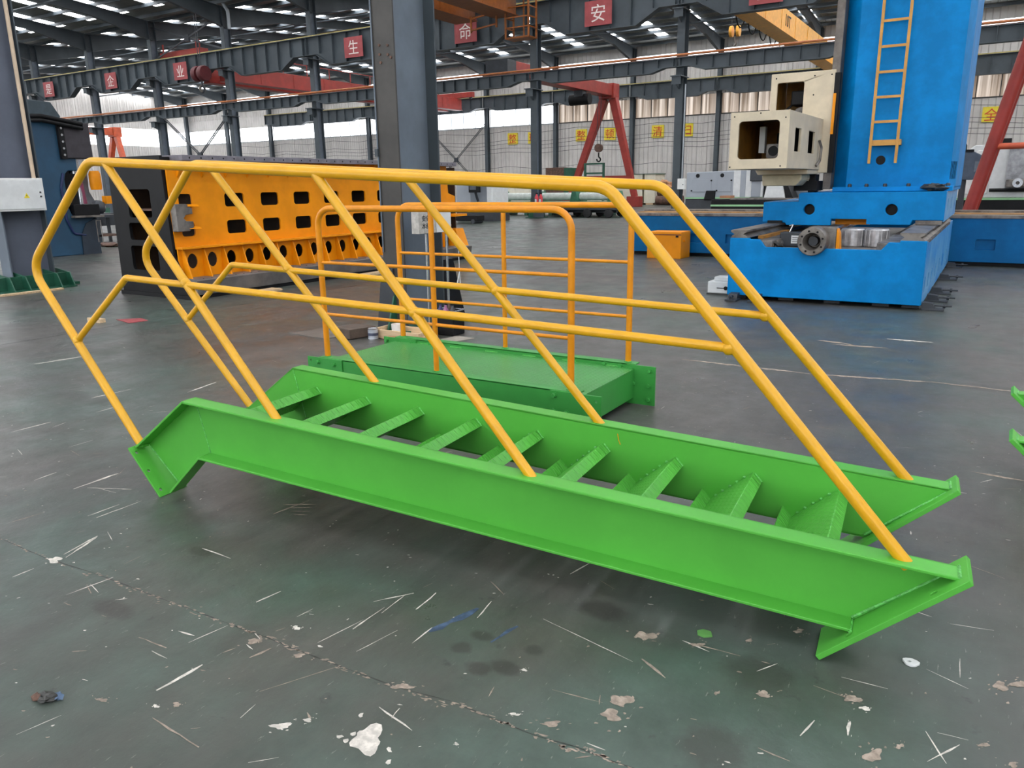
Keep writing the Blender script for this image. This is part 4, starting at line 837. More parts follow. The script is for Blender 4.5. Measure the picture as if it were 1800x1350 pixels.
MB(o).prism([(.62, 1.70), (1.36, 1.70), (1.36, 1.77), (.58, 1.77)], 10.2, 11.0, 'xz').build('lower_ledge', CREAM, hs, bevel=.01); MB(o).prism([(.68, 1.53), (1.18, 1.53), (1.26, 1.62), (1.26, 1.70), (.66, 1.70)], 10.3, 11.0, 'xz').build('spindle_block', mat('dirty_cream', (196, 186, 158), .5, var=.1), hs, bevel=.02)
sc = MB(o)
for x, z in ((.62, 1.80), (1.30, 1.80), (1.33, 2.42), (.65, 2.46), (1.0, 2.49)): sc.lathe([(.010, -.004), (.010, 0), (.001, 0)], (x, FB, z), 'y', 8)
for x, z in ((1.2, 2.9), (1.45, 3.18), (1.2, 3.18), (.62, 3.18), (1.3, 2.0), (1.3, 2.3)): sc.lathe([(.012, -.004), (.012, 0), (.001, 0)], (x, 11.0, z), 'y', 8)
sc.build('screw_head', BLACK, hs, stuff=True)
MB(o).box(1.05, 1.4, 10.8, 11.3, 1.45, 1.60).build('drive_block', BLACK, hs); MB(o).box(1.25, 1.35, 10.9, 11.2, 1.3, 1.7).build('drive_shaft', BLACK, hs)

o = (-3.2, 14.6, 0)
cb = thing('cross_bed', 'long low blue machine bed running left to right behind the column', 'machine bed', o)
pk = [rrect(x - .16, x + .16, .30, .50, .02) for x in (-2.55, -1.75, -.95, 3.75, 4.55, 5.4, 6.2)]
MB(o).prism([(-3.3, .08), (7.5, .08), (7.5, .88), (-3.3, .88)], 14.6, 14.66, 'xz', pk).build('front_wall', BLUE_D, cb, bevel=.01)
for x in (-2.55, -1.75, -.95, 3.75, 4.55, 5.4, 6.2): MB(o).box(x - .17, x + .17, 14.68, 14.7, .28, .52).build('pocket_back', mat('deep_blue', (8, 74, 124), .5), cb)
MB(o).box(-3.3, 7.5, 14.66, 16.6, .08, .84).build('bed_body', BLUE_D, cb)
MB(o).box(-3.3, 7.5, 14.58, 14.95, .88, .94).build('guide_way', BARE, cb, bevel=.006); MB(o).box(-3.3, 7.5, 14.95, 15.3, .86, .96).build('yellow_slide_cover', mat('tan_slide', (176, 130, 76), .6, var=.25, scale=4), cb); MB(o).box(-3.3, 7.5, 15.3, 15.7, .88, 1.0).build('guide_way', BARE, cb)
MB(o).box(-3.3, 7.5, 14.75, 16.4, 0, .08).build('foot', BLACK, cb)
yb_ = thing('orange_box', 'orange yellow sheet metal box standing before the long blue bed', 'box', (-2.15, 14.1, 0))
MB().prism([(-.47, 0), (.30, 0), (.30, .575), (-.47, .575)], -.25, .35, 'xz').build('case', CRANE_ORG and FRAME_ORANGE, yb_, bevel=.01)
MB().box(-.47, .30, -.252, -.25, .50, .53).build('lid_seam', CRANE_ORG, yb_); MB().box(.18, .24, -.26, -.25, .46, .50).build('latch', BLACK, yb_); MB().box(.30, .34, -.1, 0, .36, .40).build('handle', FRAME_ORANGE, yb_)
for x in (-.4, .23): MB().box(x - .03, x + .03, -.2, .3, -.0, .03).build('skid', BLACK, yb_)
wb_ = thing('white_metal_box', 'small dirty white metal box on the floor left of the blue bed', 'box', (.52, 8.95, 0))
MB().box(-.17, .19, -.12, .2, .02, .19).build('body', WHITE, wb_, bevel=.01); MB().box(-.10, .19, -.05, .2, .19, .25).build('cover', WHITE, wb_, bevel=.01)
for x, z in ((.10, .10),): MB().lathe([(.03, -.01), (.03, 0), (.001, 0)], (x, -.12, z), 'y', 10).build('knob', BLACK, wb_)
MB().tube([(-.03, -.13, .1), (.16, -.13, .1)], .006, 6).build('lever', BLACK, wb_); MB().box(-.18, .2, -.13, .21, 0, .02).build('foot', STAIN, wb_)
# ================================================================== LEFT: PRESS AND DRILL
o = (-16.4, 8.9, 0)
pr = thing('punch_press', 'dark blue C-frame press with a black head behind the left column', 'press', o)
cprof = [(7.9, 0), (9.55, 0), (9.58, .95), (9.05, .95), (8.98, 1.05), (8.93, 1.2), (8.93, 1.9), (8.98, 2.05), (9.05, 2.12), (9.30, 2.12), (9.30, 2.5), (9.0, 2.55), (9.0, 3.35), (7.9, 3.35)]
MB(o).prism(cprof, -17.9, -16.4, 'yz').build('frame', PRESS_BLUE, pr, bevel=.02)
MB(o).prism([(7.85, 3.35), (9.0, 3.35), (9.05, 3.42), (8.85, 3.75), (7.85, 3.8)], -18.1, -16.35, 'yz').build('top_cover', mat('press_top', (52, 66, 74), .5), pr, bevel=.02)
MB(o).box(-17.6, -16.33, 9.02, 9.72, 2.42, 3.30).build('head', mat('press_head', (50, 46, 52), .5, var=.15), pr, bevel=.02)
MB(o).box(-16.5, -16.30, 8.9, 9.04, 2.40, 3.25).build('slide_rail', BLACK, pr)
for i in range(5): MB(o).lathe([(.03, 0), (.03, .02), (.001, .02)], (-16.30, 8.97, 2.5 + .16 * i), 'x', 8).build('bolt', SILVER, pr)
for zz in (3.18, 3.28): MB(o).tube([(-16.25, 8.2, zz + .1), (-16.25, 8.5, zz + .12), (-16.25, 9.5, zz - .02)], .05, 10).build('hydraulic_arm', BLACK, pr, smooth=True)
MB(o).lathe([(.001, 2.05), (.12, 2.05), (.12, 2.42), (.001, 2.42)], (-16.6, 9.32, 0), 'z', 16).build('spindle', SILVER, pr, smooth=True)
MB(o).lathe([(.001, 1.2), (.05, 1.2), (.06, 1.55), (.03, 1.7), (.03, 2.0), (.001, 2.0)], (-16.6, 9.38, 0), 'z', 12).build('tool_bit', SILVER, pr, smooth=True)
MB(o).box(-17.4, -16.3, 9.0, 9.68, 1.0, 1.28).build('die_block', BLACK, pr, bevel=.01); MB(o).box(-17.6, -16.2, 8.95, 9.72, .95, 1.0).build('table', BARE, pr)
MB(o).prism([(9.3, .95), (9.7, .95), (9.55, .7), (9.35, .6)], -17.2, -16.6, 'yz').build('table_bracket', DARK, pr)
MB(o).box(-17.9, -17.0, 8.94, 9.62, .95, 2.42).build('throat_back', BLACK, pr); MB(o).prism([(9.12, 0), (9.60, 0), (9.60, .93), (9.3, .80), (9.14, .5)], -17.3, -16.36, 'yz').build('lower_front', mat('press_front', (36, 46, 58), .5), pr)
MB(o).tube([(-16.25, 9.50, .86), (-16.25, 9.50, .3), (-16.25, 9.62, .3), (-16.25, 9.62, .86), (-16.25, 9.50, .86)], .012, 6).build('pedal_loop', BARE, pr)
ring = MB(o).tube([(-16.38, 8.90, 2.05), (-16.38, 8.80, 1.7), (-16.38, 8.82, .9), (-16.38, 8.95, .55), (-16.38, 9.25, .5)], .03, 8, .12).build('throat_edge', mat('deep_navy', (20, 36, 80), .5), pr, smooth=True)

o = (-20.3, 12.2, 0)
bn = thing('work_bench', 'low dark steel work bench behind the press', 'bench', o)
MB(o).box(-20.9, -20.0, 11.7, 12.65, .80, .88).build('bench_top', DARK, bn)
for y in (11.75, 12.55):
    for x in (-20.85, -20.08): MB(o).box(x, x + .08, y, y + .08, 0, .8).build('leg', DARK, bn)
MB(o).box(-20.9, -20.0, 11.75, 12.6, .22, .27).build('lower_shelf', RUST, bn)
dm = thing('drilling_machine', 'grey drilling machine with silver cylinder and orange motor behind the work bench', 'drilling machine', (-22.0, 12.7, 0))
MB().prism([(-.6, 0), (.2, 0), (.2, 1.3), (.05, 1.6), (.1, 2.6), (-.6, 2.6)], -.5, .1, 'yz').build('body', mat('drill_grey', (110, 116, 124), .5), dm, bevel=.02)
MB().lathe([(.001, 2.1), (.2, 2.1), (.2, 2.7), (.001, 2.7)], (.35, -.35, 0), 'z', 16).build('cylinder', SILVER, dm, smooth=True)
MB().lathe([(.001, 1.65), (.16, 1.65), (.18, 1.75), (.18, 2.15), (.14, 2.25), (.001, 2.25)], (.45, .1, 0), 'z', 16).build('motor', FRAME_ORANGE, dm, smooth=True)
MB().tube([(.2, -.5, 2.4), (.4, -.38, 1.9), (.4, -.3, 1.0)], .07, 10, .3).build('hose', mat('magenta_hose', (128, 60, 84), .5), dm, smooth=True)
MB().blob((.75, -.1, 1.1), (.22, .22, .22), 3, 12, 8, .1).build('round_cover', DARK, dm, smooth=True); MB().box(.6, .85, .15, .4, 1.2, 1.45).build('orange_box', FRAME_ORANGE, dm); MB().box(.1, .9, -.5, .4, .5, .9).build('drill_table', DARK, dm)
for i, (x, y) in enumerate(((-18.6, 11.2), (-18.9, 11.9))):
    m_ = MB((x, y, 0)); m_.blob((x, y, .05), (.35, .2, .07), i, 10, 6, .4); q_ = m_.build('scrap_heap', RUST); tag(q_, ['brown scrap heap on the floor right of the press', 'darker scrap heap beneath the work bench'][i], 'scrap')

# ================================================================== OVERHEAD CRANES
def bridge(name, label, xs, w, y0, y1, z0, z1, m, truck_z):
    t = thing(name, label, 'crane', (xs[0], y0, z0)); o = (xs[0], y0, z0)
    for x in xs:
        g = MB(o).box(x - w / 2, x + w / 2, y0, y1, z0, z1).build('girder', m, t, bevel=.02)
        for j in range(1, 9): yy = y0 + (y1 - y0) * j / 9; MB(o).box(x - w / 2 - .02, x + w / 2 + .02, yy - .02, yy + .02, z0 + .05, z1 - .05).build('stiffener', m, g)
        MB(o).box(x - w / 2 - .12, x + w / 2 + .12, y0, y1, z0 - .03, z0).build('bottom_flange', m, g)
    for y in (y0 + .3, y1 - .3):
        MB(o).box(xs[0] - 1.8, xs[-1] + 1.8, y - .2, y + .2, truck_z, truck_z + .45).build('end_truck', m, t, bevel=.03)
        for x in (xs[0] - 1.5, xs[-1] + 1.5): MB(o).lathe([(.18, -.06), (.18, .06)], (x, y, truck_z + .05), 'y', 14).build('wheel', DARK, t)
    return t, o
t, o = bridge('bridge_crane', 'red double girder bridge crane under the roof behind the upper girder', (-40.7, -39.1), .55, 32.6, 58.6, 8.3, 9.25, RED, 9.3)
for x in (-38.75,):
    for j in range(12): MB(o).bar((x, 33 + 2.2 * j, 9.25), (x, 33 + 2.2 * j, 9.95), .05).build('walkway_post', RED, t)
    MB(o).bar((x, 33, 9.95), (x, 58, 9.95), .05).build('walkway_rail', RED, t)
MB(o).box(-44.8, -40.7, 32.35, 33.0, 10.0, 10.42).build('trolley_frame', RED, t, bevel=.02)
for x in (-44.6, -41.2, -40.9): MB(o).bar((x, 32.5, 10.4), (x, 32.5, 10.95), .08).build('trolley_post', RED, t)
t, o = bridge('bridge_crane', 'yellow 10T bridge crane girder left of the tall blue machine column', (-6.5,), .7, 33.2, 60.3, 8.72, 9.85, CRANE_YEL, 9.62)
lettering('10T', .78, BLACK, t, (.36, 7.4, .62), FACE_PX, .01)
for j in range(6): MB(o).tube([(-6.95, 34 + 2 * j, 9.0), (-6.95, 34.6 + 2 * j, 8.4), (-6.95, 35.2 + 2 * j, 8.3), (-6.95, 36 + 2 * j, 9.0)], .03, 6, .5).build('festoon_cable', BLACK, t)
t, o = bridge('bridge_crane', 'brown orange bridge crane girders at the top beside the big column', (-18.65, -16.4), 1.0, 5.5, 30.4, 9.12, 10.3, CRANE_ORG, 9.9)
cg = MB(o)
for x in (-16.05, -14.85):
    for y in (29.7, 30.4): MB(o).bar((x, y, 8.02), (x, y, 11.2), .07).build('cage_upright', CRANE_ORG, t)
for j in range(8):
    z = 8.05 + .42 * j
    for p, q in (((-16.05, 29.7, z), (-14.85, 29.7, z)), ((-14.85, 29.7, z), (-14.85, 30.4, z)), ((-16.05, 29.7, z), (-16.05, 30.4, z))): MB(o).bar(p, q, .05).build('cage_bar', CRANE_ORG, t)
MB(o).bar((-15.5, 30.4, 8.05), (-15.5, 30.4, 11), .06).build('ladder_stile', CRANE_ORG, t); MB(o).box(-16.05, -14.85, 29.7, 30.4, 8.0, 8.04).build('cage_floor', CRANE_ORG, t)
for p, q in (((-18.0, 29.8, 8.6), (-16.6, 29.8, 8.75)), ((-18.0, 29.8, 9.1), (-16.6, 29.8, 9.25)), ((-16.6, 29.8, 8.6), (-16.6, 29.8, 9.3)), ((-18.0, 29.8, 8.5), (-18.0, 29.8, 9.2))): MB(o).bar(p, q, .07).build('bracket_bar', CRANE_ORG, t)

def semi_gantry(label, xc, yf, yn, zt, m, sp=1.0):
    t = thing('gantry_crane', label, 'gantry crane', (xc, yf, 0)); o = (xc, yf, 0)
    MB(o).box(xc - .45, xc + .45, yn, yf + .3, zt - .85, zt - .1).build('girder', m, t, bevel=.03)
    MB(o).box(xc - .6, xc + .55, yf - .45, yf + .5, zt - 1.0, zt).build('end_box', m, t, bevel=.03)
    fl = None
    for s, dx in ((-1, -3.0 * sp), (1, 2.1 * sp)):
        MB(o).tube([(xc + .35 * s, yf, zt - 1.0), (xc + dx, yf, .7)], .36, 4, 0, .26).build('leg', m, t)
        MB(o).box(xc + dx - .5, xc + dx + .5, yf - .3, yf + .3, 0, .72).build('wheel_box', REDO if m is REDO else RED, t, bevel=.03)
    MB(o).bar((xc - 2.9 * sp, yf, 2.05), (xc + 1.7 * sp, yf, 2.05), .22).build('tie_beam', m, t)
    return t, o
t, o = semi_gantry('red semi-gantry crane with splayed legs before the far wall', -20.2, 50.0, 36.3, 8.35, RED)
MB(o).box(-20.9, -19.5, 35.4, 36.3, 7.3, 8.2).build('junction_box', DARK, t)
hk = thing('hook_block', 'brown crane hook hanging between the red gantry legs', 'crane hook', (-20.0, 48.0, 3.3))
MB().lathe([(.28, -.12), (.28, .12)], (0, 0, .7), 'y', 14).build('sheave', RUST, hk, smooth=True); MB().tube([(0, 0, .4), (0, 0, .12), (.16, 0, -.02), (.1, 0, -.2), (-.1, 0, -.18), (-.14, 0, -.02)], .05, 8, .1).build('hook', BLACK, hk, smooth=True)
for x in (-.12, .12): MB().tube([(x, 0, .7), (x, 0, 4.15)], .02, 6).build('rope', DARK, hk)
ho = thing('hoist', 'black electric hoist under the red gantry girder', 'hoist', (-20.2, 45.5, 6.56)); MB().lathe([(.001, -.7), (.35, -.7), (.35, .7), (.001, .7)], (0, 0, .4), 'x', 14).build('drum', BLACK, ho, smooth=True); MB().box(-.3, .3, -.3, .3, .5, .94).build('trolley', DARK, ho)
semi_gantry('orange red semi-gantry crane at the far left before the bright wall', -79.0, 50.0, 34, 8.3, REDO)
hb = thing('hook_block', 'dark red twin pulley hook block hanging before the upper girder', 'crane hook', (-37.82, 30.0, 7.6))
for x in (-.28, .28): MB().lathe([(.42, -.18), (.45, -.1), (.45, .1), (.42, .18)], (x, 0, .75), 'x', 18).build('sheave', mat('dark_red_block', (86, 30, 34), .5), hb, smooth=True)
MB().tube([(0, 0, .4), (0, 0, .1), (.2, 0, -.1), (.1, 0, -.32), (-.14, 0, -.28), (-.16, 0, -.1)], .06, 8, .12).build('hook', DARK, hb, smooth=True); MB().lathe([(.10, -.05), (.22, -.05), (.22, .05), (.10, .05)], (0, 0, -.1), 'x', 14, True).build('hook_ring', BARE, hb, smooth=True)
for x in (-.09, .09): MB().tube([(x, 0, .8), (x, 0, 4.12)], .02, 6).build('rope', DARK, hb)
hy = thing('hook_block', 'yellow hook block hanging under the roof left of the yellow crane', 'crane hook', (-10.1, 45.0, 9.5))
for x in (-.2, .2): MB().lathe([(.3, -.08), (.3, .08)], (x, 0, .45), 'x', 14).build('sheave', CRANE_YEL, hy, smooth=True)
MB().tube([(0, 0, .2), (0, 0, -.1), (.12, 0, -.2), (0, 0, -.35), (-.12, 0, -.25)], .05, 8, .08).build('hook', BARE, hy, smooth=True)
for x in (-.2, .2): MB().tube([(x, 0, .5), (x, 0, 3.6)], .018, 6).build('rope', DARK, hy)

# cross bracing between columns
def brace(label, x0, x1, y, z0, z1):
    t = thing('cross_brace', label, 'brace', (x0, y, z0)); o = (x0, y, z0)
    for a, b_ in (((x0, y, z0), (x1, y, z1)), ((x0, y + .06, z1), (x1, y + .06, z0))):
        for k in (-.09, .09): MB(o).bar((a[0] + k, a[1], a[2]), (b_[0] + k, b_[1], b_[2]), .05).build('rod', DARK, t)
    MB(o).box((x0 + x1) / 2 - .2, (x0 + x1) / 2 + .2, y - .05, y + .1, (z0 + z1) / 2 - .2, (z0 + z1) / 2 + .2).build('centre_plate', DARK, t)
brace('dark X-shaped brace between middle row columns below the lower girder, at the left', -45.0, -38.0, Y2, 1.2, 6.4)
brace('dark X-shaped brace up under the roof between middle row columns', -45.0, -38.0, Y2, 10.0, 12.0)
brace('dark X-shaped brace against the far wall right of the big column', -45.0, -38.0, 61.2, .9, 7.2)
for i, (z, s) in enumerate(((6.45, .5), (5.65, .45), (5.35, .5), (4.95, .3), (4.6, .4), (3.3, .6))):
    c = MB((0, 61.0, z)); pts = []
    for k in range(0, 22): x = -72 + 3.66 * k; pts.append((x, 61.0, z - (s * .5 if k % 2 else 0)))
    m_ = c.tube(pts, .016, 5).build('wall_cable', DARK); tag(m_, 'thin dark sagging cable along the far wall, %s from the top' % ORD[i], 'cable', 'cables along the far wall')
# down pipe
dpp = MB((-37.5, 31.5, 9.9)); m_ = dpp.tube([(-37.45, 31.75, 14), (-37.45, 31.75, 12.6), (-37.0, 31.75, 12.0), (-37.0, 31.75, 11.0)], .1, 10, .2).build('down_pipe', GREYW, smooth=True); tag(m_, 'pale bent rain pipe at the top of a middle row column', 'pipe')

# ================================================================== RIGHT: LEANING RED GANTRY LEG
t = thing('leaning_gantry', 'slim red gantry frame with a leaning tube leg at the right picture edge', 'gantry crane', (3.15, 17.2, 0)); o = (3.15, 17.2, 0)
MB(o).tube([(3.16, 17.2, .02), (4.58, 17.2, 7.0)], .125, 14).build('leg', RED, t, smooth=True); MB(o).tube([(6.0, 17.2, .02), (4.58, 17.2, 7.0)], .125, 14).build('leg', RED, t, smooth=True)
MB(o).tube([(3.62, 17.2, 2.24), (5.55, 17.2, 2.24)], .065, 12).build('tie_tube', REDO, t, smooth=True); MB(o).box(4.3, 4.9, 17.0, 24, 6.9, 7.3).build('beam', RED, t)
MB(o).box(2.95, 3.4, 17.0, 17.4, 0, .06).build('foot', RED, t); MB(o).tube([(6.0, 23.8, .0), (4.58, 23.8, 7.0)], .125, 12).build('leg', RED, t, smooth=True); MB(o).tube([(3.16, 23.8, .0), (4.58, 23.8, 7.0)], .1, 12).build('leg', RED, t, smooth=True)

# ================================================================== FAR MACHINES
MGREY = mat('cnc_grey', (156, 162, 170), .45, var=.04, scale=1); STRIPE = mat('pale_green_stripe', (150, 200, 150), .5, var=.03)
o = (-4.6, 25, 0)
cn = thing('machine_tool', 'grey enclosed machine tool with round ports left of the blue saddle', 'machine tool', o)
MB(o).box(-5.68, -3.4, 25, 27, 0, 1.04).build('base', DARK, cn, bevel=.03)
MB(o).prism([(-5.66, 1.08), (-3.95, 1.08), (-3.95, 1.98), (-5.66, 1.95)], 25, 26.8, 'xz').build('housing', MGREY, cn, bevel=.03); MB(o).box(-5.69, -3.4, 24.98, 27, 1.04, 1.09).build('stripe', STRIPE, cn)
for x in (-5.25, -4.38): MB(o).lathe([(.07, -.01), (.07, 0), (.001, 0)], (x, 25, 1.83), 'y', 14).build('port', BLACK, cn)
for x0, x1 in ((-5.45, -4.75), (-4.55, -4.05)):
    MB(o).box(x0, x1, 24.985, 25, 1.28, 1.70).build('hatch', MGREY, cn, bevel=.01)
    for x, z in ((x0, 1.32), (x1, 1.66)): MB(o).lathe([(.03, -.02), (.03, 0), (.001, 0)], (x, 24.985, z), 'y', 8).build('hatch_knob', BLACK, cn)
MB(o).prism([(-4.98, 1.0), (-4.6, 1.0), (-4.58, 1.32), (-4.9, 1.32)], 24.9, 25, 'xz').build('chip_door', BLACK, cn, bevel=.02)
for x0, x1, m in ((-3.99, -3.74, WHITE), (-3.74, -3.56, MGREY), (-3.56, -3.36, WHITE), (-3.36, -3.05, MGREY), (-3.05, -2.97, WHITE)): MB(o).box(x0, x1, 25.0, 26.6, 1.09, 1.98 if x0 < -3.4 else 1.62).build('cover', m, cn, bevel=.01)
MB(o).box(-3.4, -2.9, 24.9, 26.5, 1.62, 2.05).build('upper_unit', DARK, cn, bevel=.02); MB(o).box(-2.97, -2.6, 25.1, 26.5, 1.05, 1.95).build('dark_panel', BLACK, cn)
MB(o).box(-4.29, -1.5, 23.6, 24.9, 0, 1.04).build('table_base', BLACK, cn, bevel=.02); MB(o).box(-4.3, -1.5, 23.58, 23.6, .82, .88).build('stripe', STRIPE, cn); MB(o).box(-3.7, -1.6, 23.7, 24.8, 1.04, 1.08).build('table', BARE, cn)
MB(o).prism([(-2.68, 1.08), (-2.0, 1.08), (-2.12, 1.62), (-2.58, 1.62)], 24.0, 24.8, 'xz').build('white_cowl', WHITE, cn, bevel=.02); MB(o).prism([(-1.95, 1.08), (-1.75, 1.08), (-2.0, 1.6), (-2.1, 1.6)], 24.0, 24.8, 'xz').build('dark_arm', BLACK, cn)
MB(o).box(-1.9, -1.2, 25.0, 25.6, 1.0, 1.6).build('glass_door', mat('dull_glass', (120, 126, 132), .2), cn)
MB(o).box(-4.1, -3.75, 23.9, 24.4, 1.08, 1.16).build('cardboard_box', CARD, cn)
o = (3.5, 25, 0)
wc = thing('machine_tool', 'white machining centre with pale green stripe behind the leaning red leg', 'machine tool', o)
MB(o).box(2.55, 7, 25, 27.5, 0, .98).build('base', BLACK, wc, bevel=.02); MB(o).box(2.5, 7, 24.96, 27.5, .98, 1.04).build('stripe', STRIPE, wc)
MB(o).prism([(2.72, 1.04), (7, 1.04), (7, 2.55), (3.1, 2.55), (2.72, 2.2)], 25.0, 27.4, 'xz').build('housing', WHITE, wc, bevel=.03)
MB(o).prism([(2.95, 1.15), (3.55, 1.15), (3.6, 2.4), (3.2, 2.4), (2.95, 2.1)], 24.96, 25, 'xz').build('side_door', PLASTIC_W, wc, bevel=.02)
MB(o).box(3.98, 5.2, 24.9, 25.0, 1.3, 2.5).build('glass_front', mat('grey_window', (150, 152, 156), .2, var=.3, scale=3), wc); MB(o).box(4.0, 4.6, 24.7, 24.9, 1.34, 1.56).build('chuck_block', BARE, wc, bevel=.02)
MB(o).lathe([(.05, -.08), (.13, -.08), (.13, 0), (.05, 0)], (4.28, 24.7, 1.46), 'y', 18, True).build('chuck_ring', SILVER, wc, smooth=True); MB(o).tube([(3.6, 24.85, 1.26), (4.6, 24.85, 1.26)], .05, 8).build('cable_chain', BLACK, wc)
MB(o).box(3.7, 4.0, 25.2, 25.5, 2.55, 2.72).build('lamp_base', BLACK, wc)
o = (3.15, 19, 0)
kb = thing('control_cabinet', 'dark grey control panel box on a post right of the blue column', 'control panel', o)
MB(o).prism([(2.98, 1.57), (3.27, 1.57), (3.47, 1.62), (3.45, 2.1), (3.27, 2.2), (2.96, 2.2)], 19.0, 19.3, 'xz').build('case', mat('slate_panel', (74, 84, 98), .45), kb, bevel=.02)
MB(o).prism([(3.30, 1.75), (3.45, 1.78), (3.44, 1.98), (3.30, 1.98)], 18.985, 19.0, 'xz').build('screen', mat('screen_grey', (110, 118, 128), .3), kb)
MB(o).tube([(3.1, 19.15, 0), (3.1, 19.15, 1.57)], .07, 12).build('post', DARK, kb, smooth=True); MB(o).box(2.9, 3.3, 18.95, 19.35, 0, .04).build('foot', DARK, kb); MB(o).lathe([(.05, 2.2), (.05, 2.35), (.02, 2.4), (.001, 2.5)], (3.05, 19.1, 0), 'z', 10).build('signal_lamp', BLACK, kb, smooth=True); MB(o).box(2.92, 3.25, 18.98, 19.3, 2.2, 2.25).build('lid', BLACK, kb)

# roll grinder with white rolls
rm = thing('roll_machine', 'long green machine carrying pale rolls far behind the landing', 'machine', (-16.5, 35, 0)); o = (-16.5, 35, 0)
MB(o).box(-20.3, -12.9, 34.6, 36.2, .3, .72).build('bed', MACH_GREEN, rm, bevel=.03)
for x in (-19.9, -17.5, -15.1, -12.95): MB(o).prism([(x - .25, .7), (x + .25, .7), (x + .12, 1.25), (x - .12, 1.25)], 34.7, 35.8, 'xz').build('roll_stand', MACH_GREEN, rm)
MB(o).prism([(-20.3, .7), (-19.7, .7), (-19.9, 1.75), (-20.25, 1.75)], 34.7, 35.6, 'xz').build('head_stock', GREEN_D, rm, bevel=.03); MB(o).tube([(-20.0, 34.6, 1.6), (-20.3, 34.5, 1.3), (-20.0, 34.5, .9)], .06, 8, .1).build('hose', GREEN_D, rm)
for x0, x1 in ((-19.7, -17.7), (-17.3, -15.3), (-14.9, -13.1)): MB(o).lathe([(.06, -.12), (.2, 0), (.2, x1 - x0), (.06, x1 - x0 + .12)], (x0, 35.1, .98), 'x', 16).build('roll', mat('pale_roll', (206, 212, 206), .4), rm, smooth=True)
for x in (-19.5, -18, -16.5, -15, -13.4): MB(o).box(x - .1, x + .1, 34.65, 36.1, 0, .3).build('foot', GREEN_D, rm)
# grey machine with screen
gm = thing('machine_tool', 'pale grey machine with a dark screen right of the orange frame', 'machine tool', (-17, 28, 0)); o = (-17, 28, 0)
MB(o).box(-17.9, -15.85, 28, 29.5, .45, .62).build('stripe', STRIPE, gm); MB(o).box(-17.9, -15.85, 28.05, 29.5, .0, .45).build('base', DARK, gm)
MB(o).box(-17.85, -17.05, 28, 29.4, .62, 2.05).build('housing', MGREY, gm, bevel=.03); MB(o).box(-16.15, -15.85, 28, 29.4, .62, 1.95).build('housing', WHITE, gm, bevel=.02); MB(o).box(-17.05, -16.15, 28.6, 29.4, .62, 1.95).build('inner_wall', MGREY, gm); MB(o).box(-16.9, -16.15, 28.0, 28.6, .62, .85).build('table', WHITE, gm)
sc_ = MB(o).box(-17.02, -16.42, 27.8, 27.92, 1.30, 1.74).build('screen', BLACK, gm, bevel=.02); MB(o).box(-16.95, -16.6, 27.79, 27.8, 1.42, 1.70).build('display', mat('display', (70, 76, 84), .2), sc_); MB(o).bar((-16.7, 27.9, 1.3), (-16.7, 28.1, .9), .08).build('screen_arm', DARK, gm)
sk = thing('steel_trolley', 'low dark trolley on the floor before the pale grey machine', 'trolley', (-16.2, 26.2, 0)); MB().box(-1.0, .9, -.3, .3, .12, .34).build('body', BLACK, sk, bevel=.02)
for x in (-.8, .7): MB().lathe([(.1, -.33), (.1, .33)], (x, 0, .1), 'y', 10).build('wheel', DARK, sk)
# crates
for i, (x0, x1, y0, y1, z1, lab) in enumerate(((-32.5, -28.3, 55, 57, 1.75, 'low cream crate far behind the pale rolls'), (-25.4, -20.6, 55, 57.5, 1.98, 'long cream crate behind the right red gantry leg'), (-20.35, -19.45, 54.6, 56.6, 2.26, 'tall narrow cream crate right of the gantry foot, left of a taller pair'), (-19.2, -18.4, 54.6, 56.6, 2.26, 'tall cream crate at the end of the crate row with faint print'))):
    c = thing('packing_crate', lab, 'crate', ((x0 + x1) / 2, y0, 0), 0, 'cream packing crates'); o = ((x0 + x1) / 2, y0, 0)
    MB(o).box(x0, x1, y0, y1, .14, z1).build('case', CRATE, c)
    n = max(1, int((x1 - x0) / 1.1))
    for j in range(n + 1): x = x0 + (x1 - x0) * j / n; MB(o).box(x - .04, x + .04, y0 - .03, y0, .14, z1).build('batten', CRATE, c)
    for j in range(3): x = x0 + .2 + (x1 - x0 - .4) * j / 2; MB(o).box(x - .1, x + .1, y0, y1, 0, .14).build('skid', WOOD, c)
    if i == 3: lettering('652', .4, DARK, c, (0, -.035, 1.6), FACE_NY, .01)
    if i: MB(o).box(x0 - .1, x1 + .1, y0 - .05, y1, z1, z1 + .05).build('green_sheet', GREEN_D, c)
# trailer
tl = thing('flat_trailer', 'low dark flat trailer with rubber wheels behind the landing rails', 'trailer', (-13.2, 33, 0)); o = (-13.2, 33, 0)
MB(o).box(-16.0, -11.8, 32.6, 34.2, .36, .58).build('deck', DARK, tl, bevel=.02)
for x in (-14.6, -13.3, -12.15):
    for y in (32.55, 34.0): MB(o).lathe([(.08, 0), (.2, .02), (.22, .05), (.22, .18), (.2, .2), (.08, .2)], (x, y, .22), 'y', 16).build('wheel', RUBBER, tl, smooth=True)
MB(o).box(-14.8, -12.0, 33.2, 33.4, .22, .36).build('axle_beam', DARK, tl)
gr = thing('steel_rack', 'green steel rack frame standing between the red gantry legs', 'rack', (-18.4, 44, 0)); o = (-18.4, 44, 0)
for x in (-19.05, -17.75): MB(o).box(x - .06, x + .06, 43.95, 44.07, 0, 2.9).build('upright', GREEN_D, gr)
for z in (2.85, 2.27, 1.2): MB(o).box(-19.05, -17.75, 43.97, 44.05, z - .05, z + .05).build('cross_bar', GREEN_D, gr)
MB(o).box(-19.1, -17.7, 43.7, 44.3, 0, .06).build('foot', GREEN_D, gr)
bx = thing('machine_block', 'brown and green machine block before the far wall right of a middle row column', 'machine', (-27, 55, 0)); o = (-27, 55, 0)
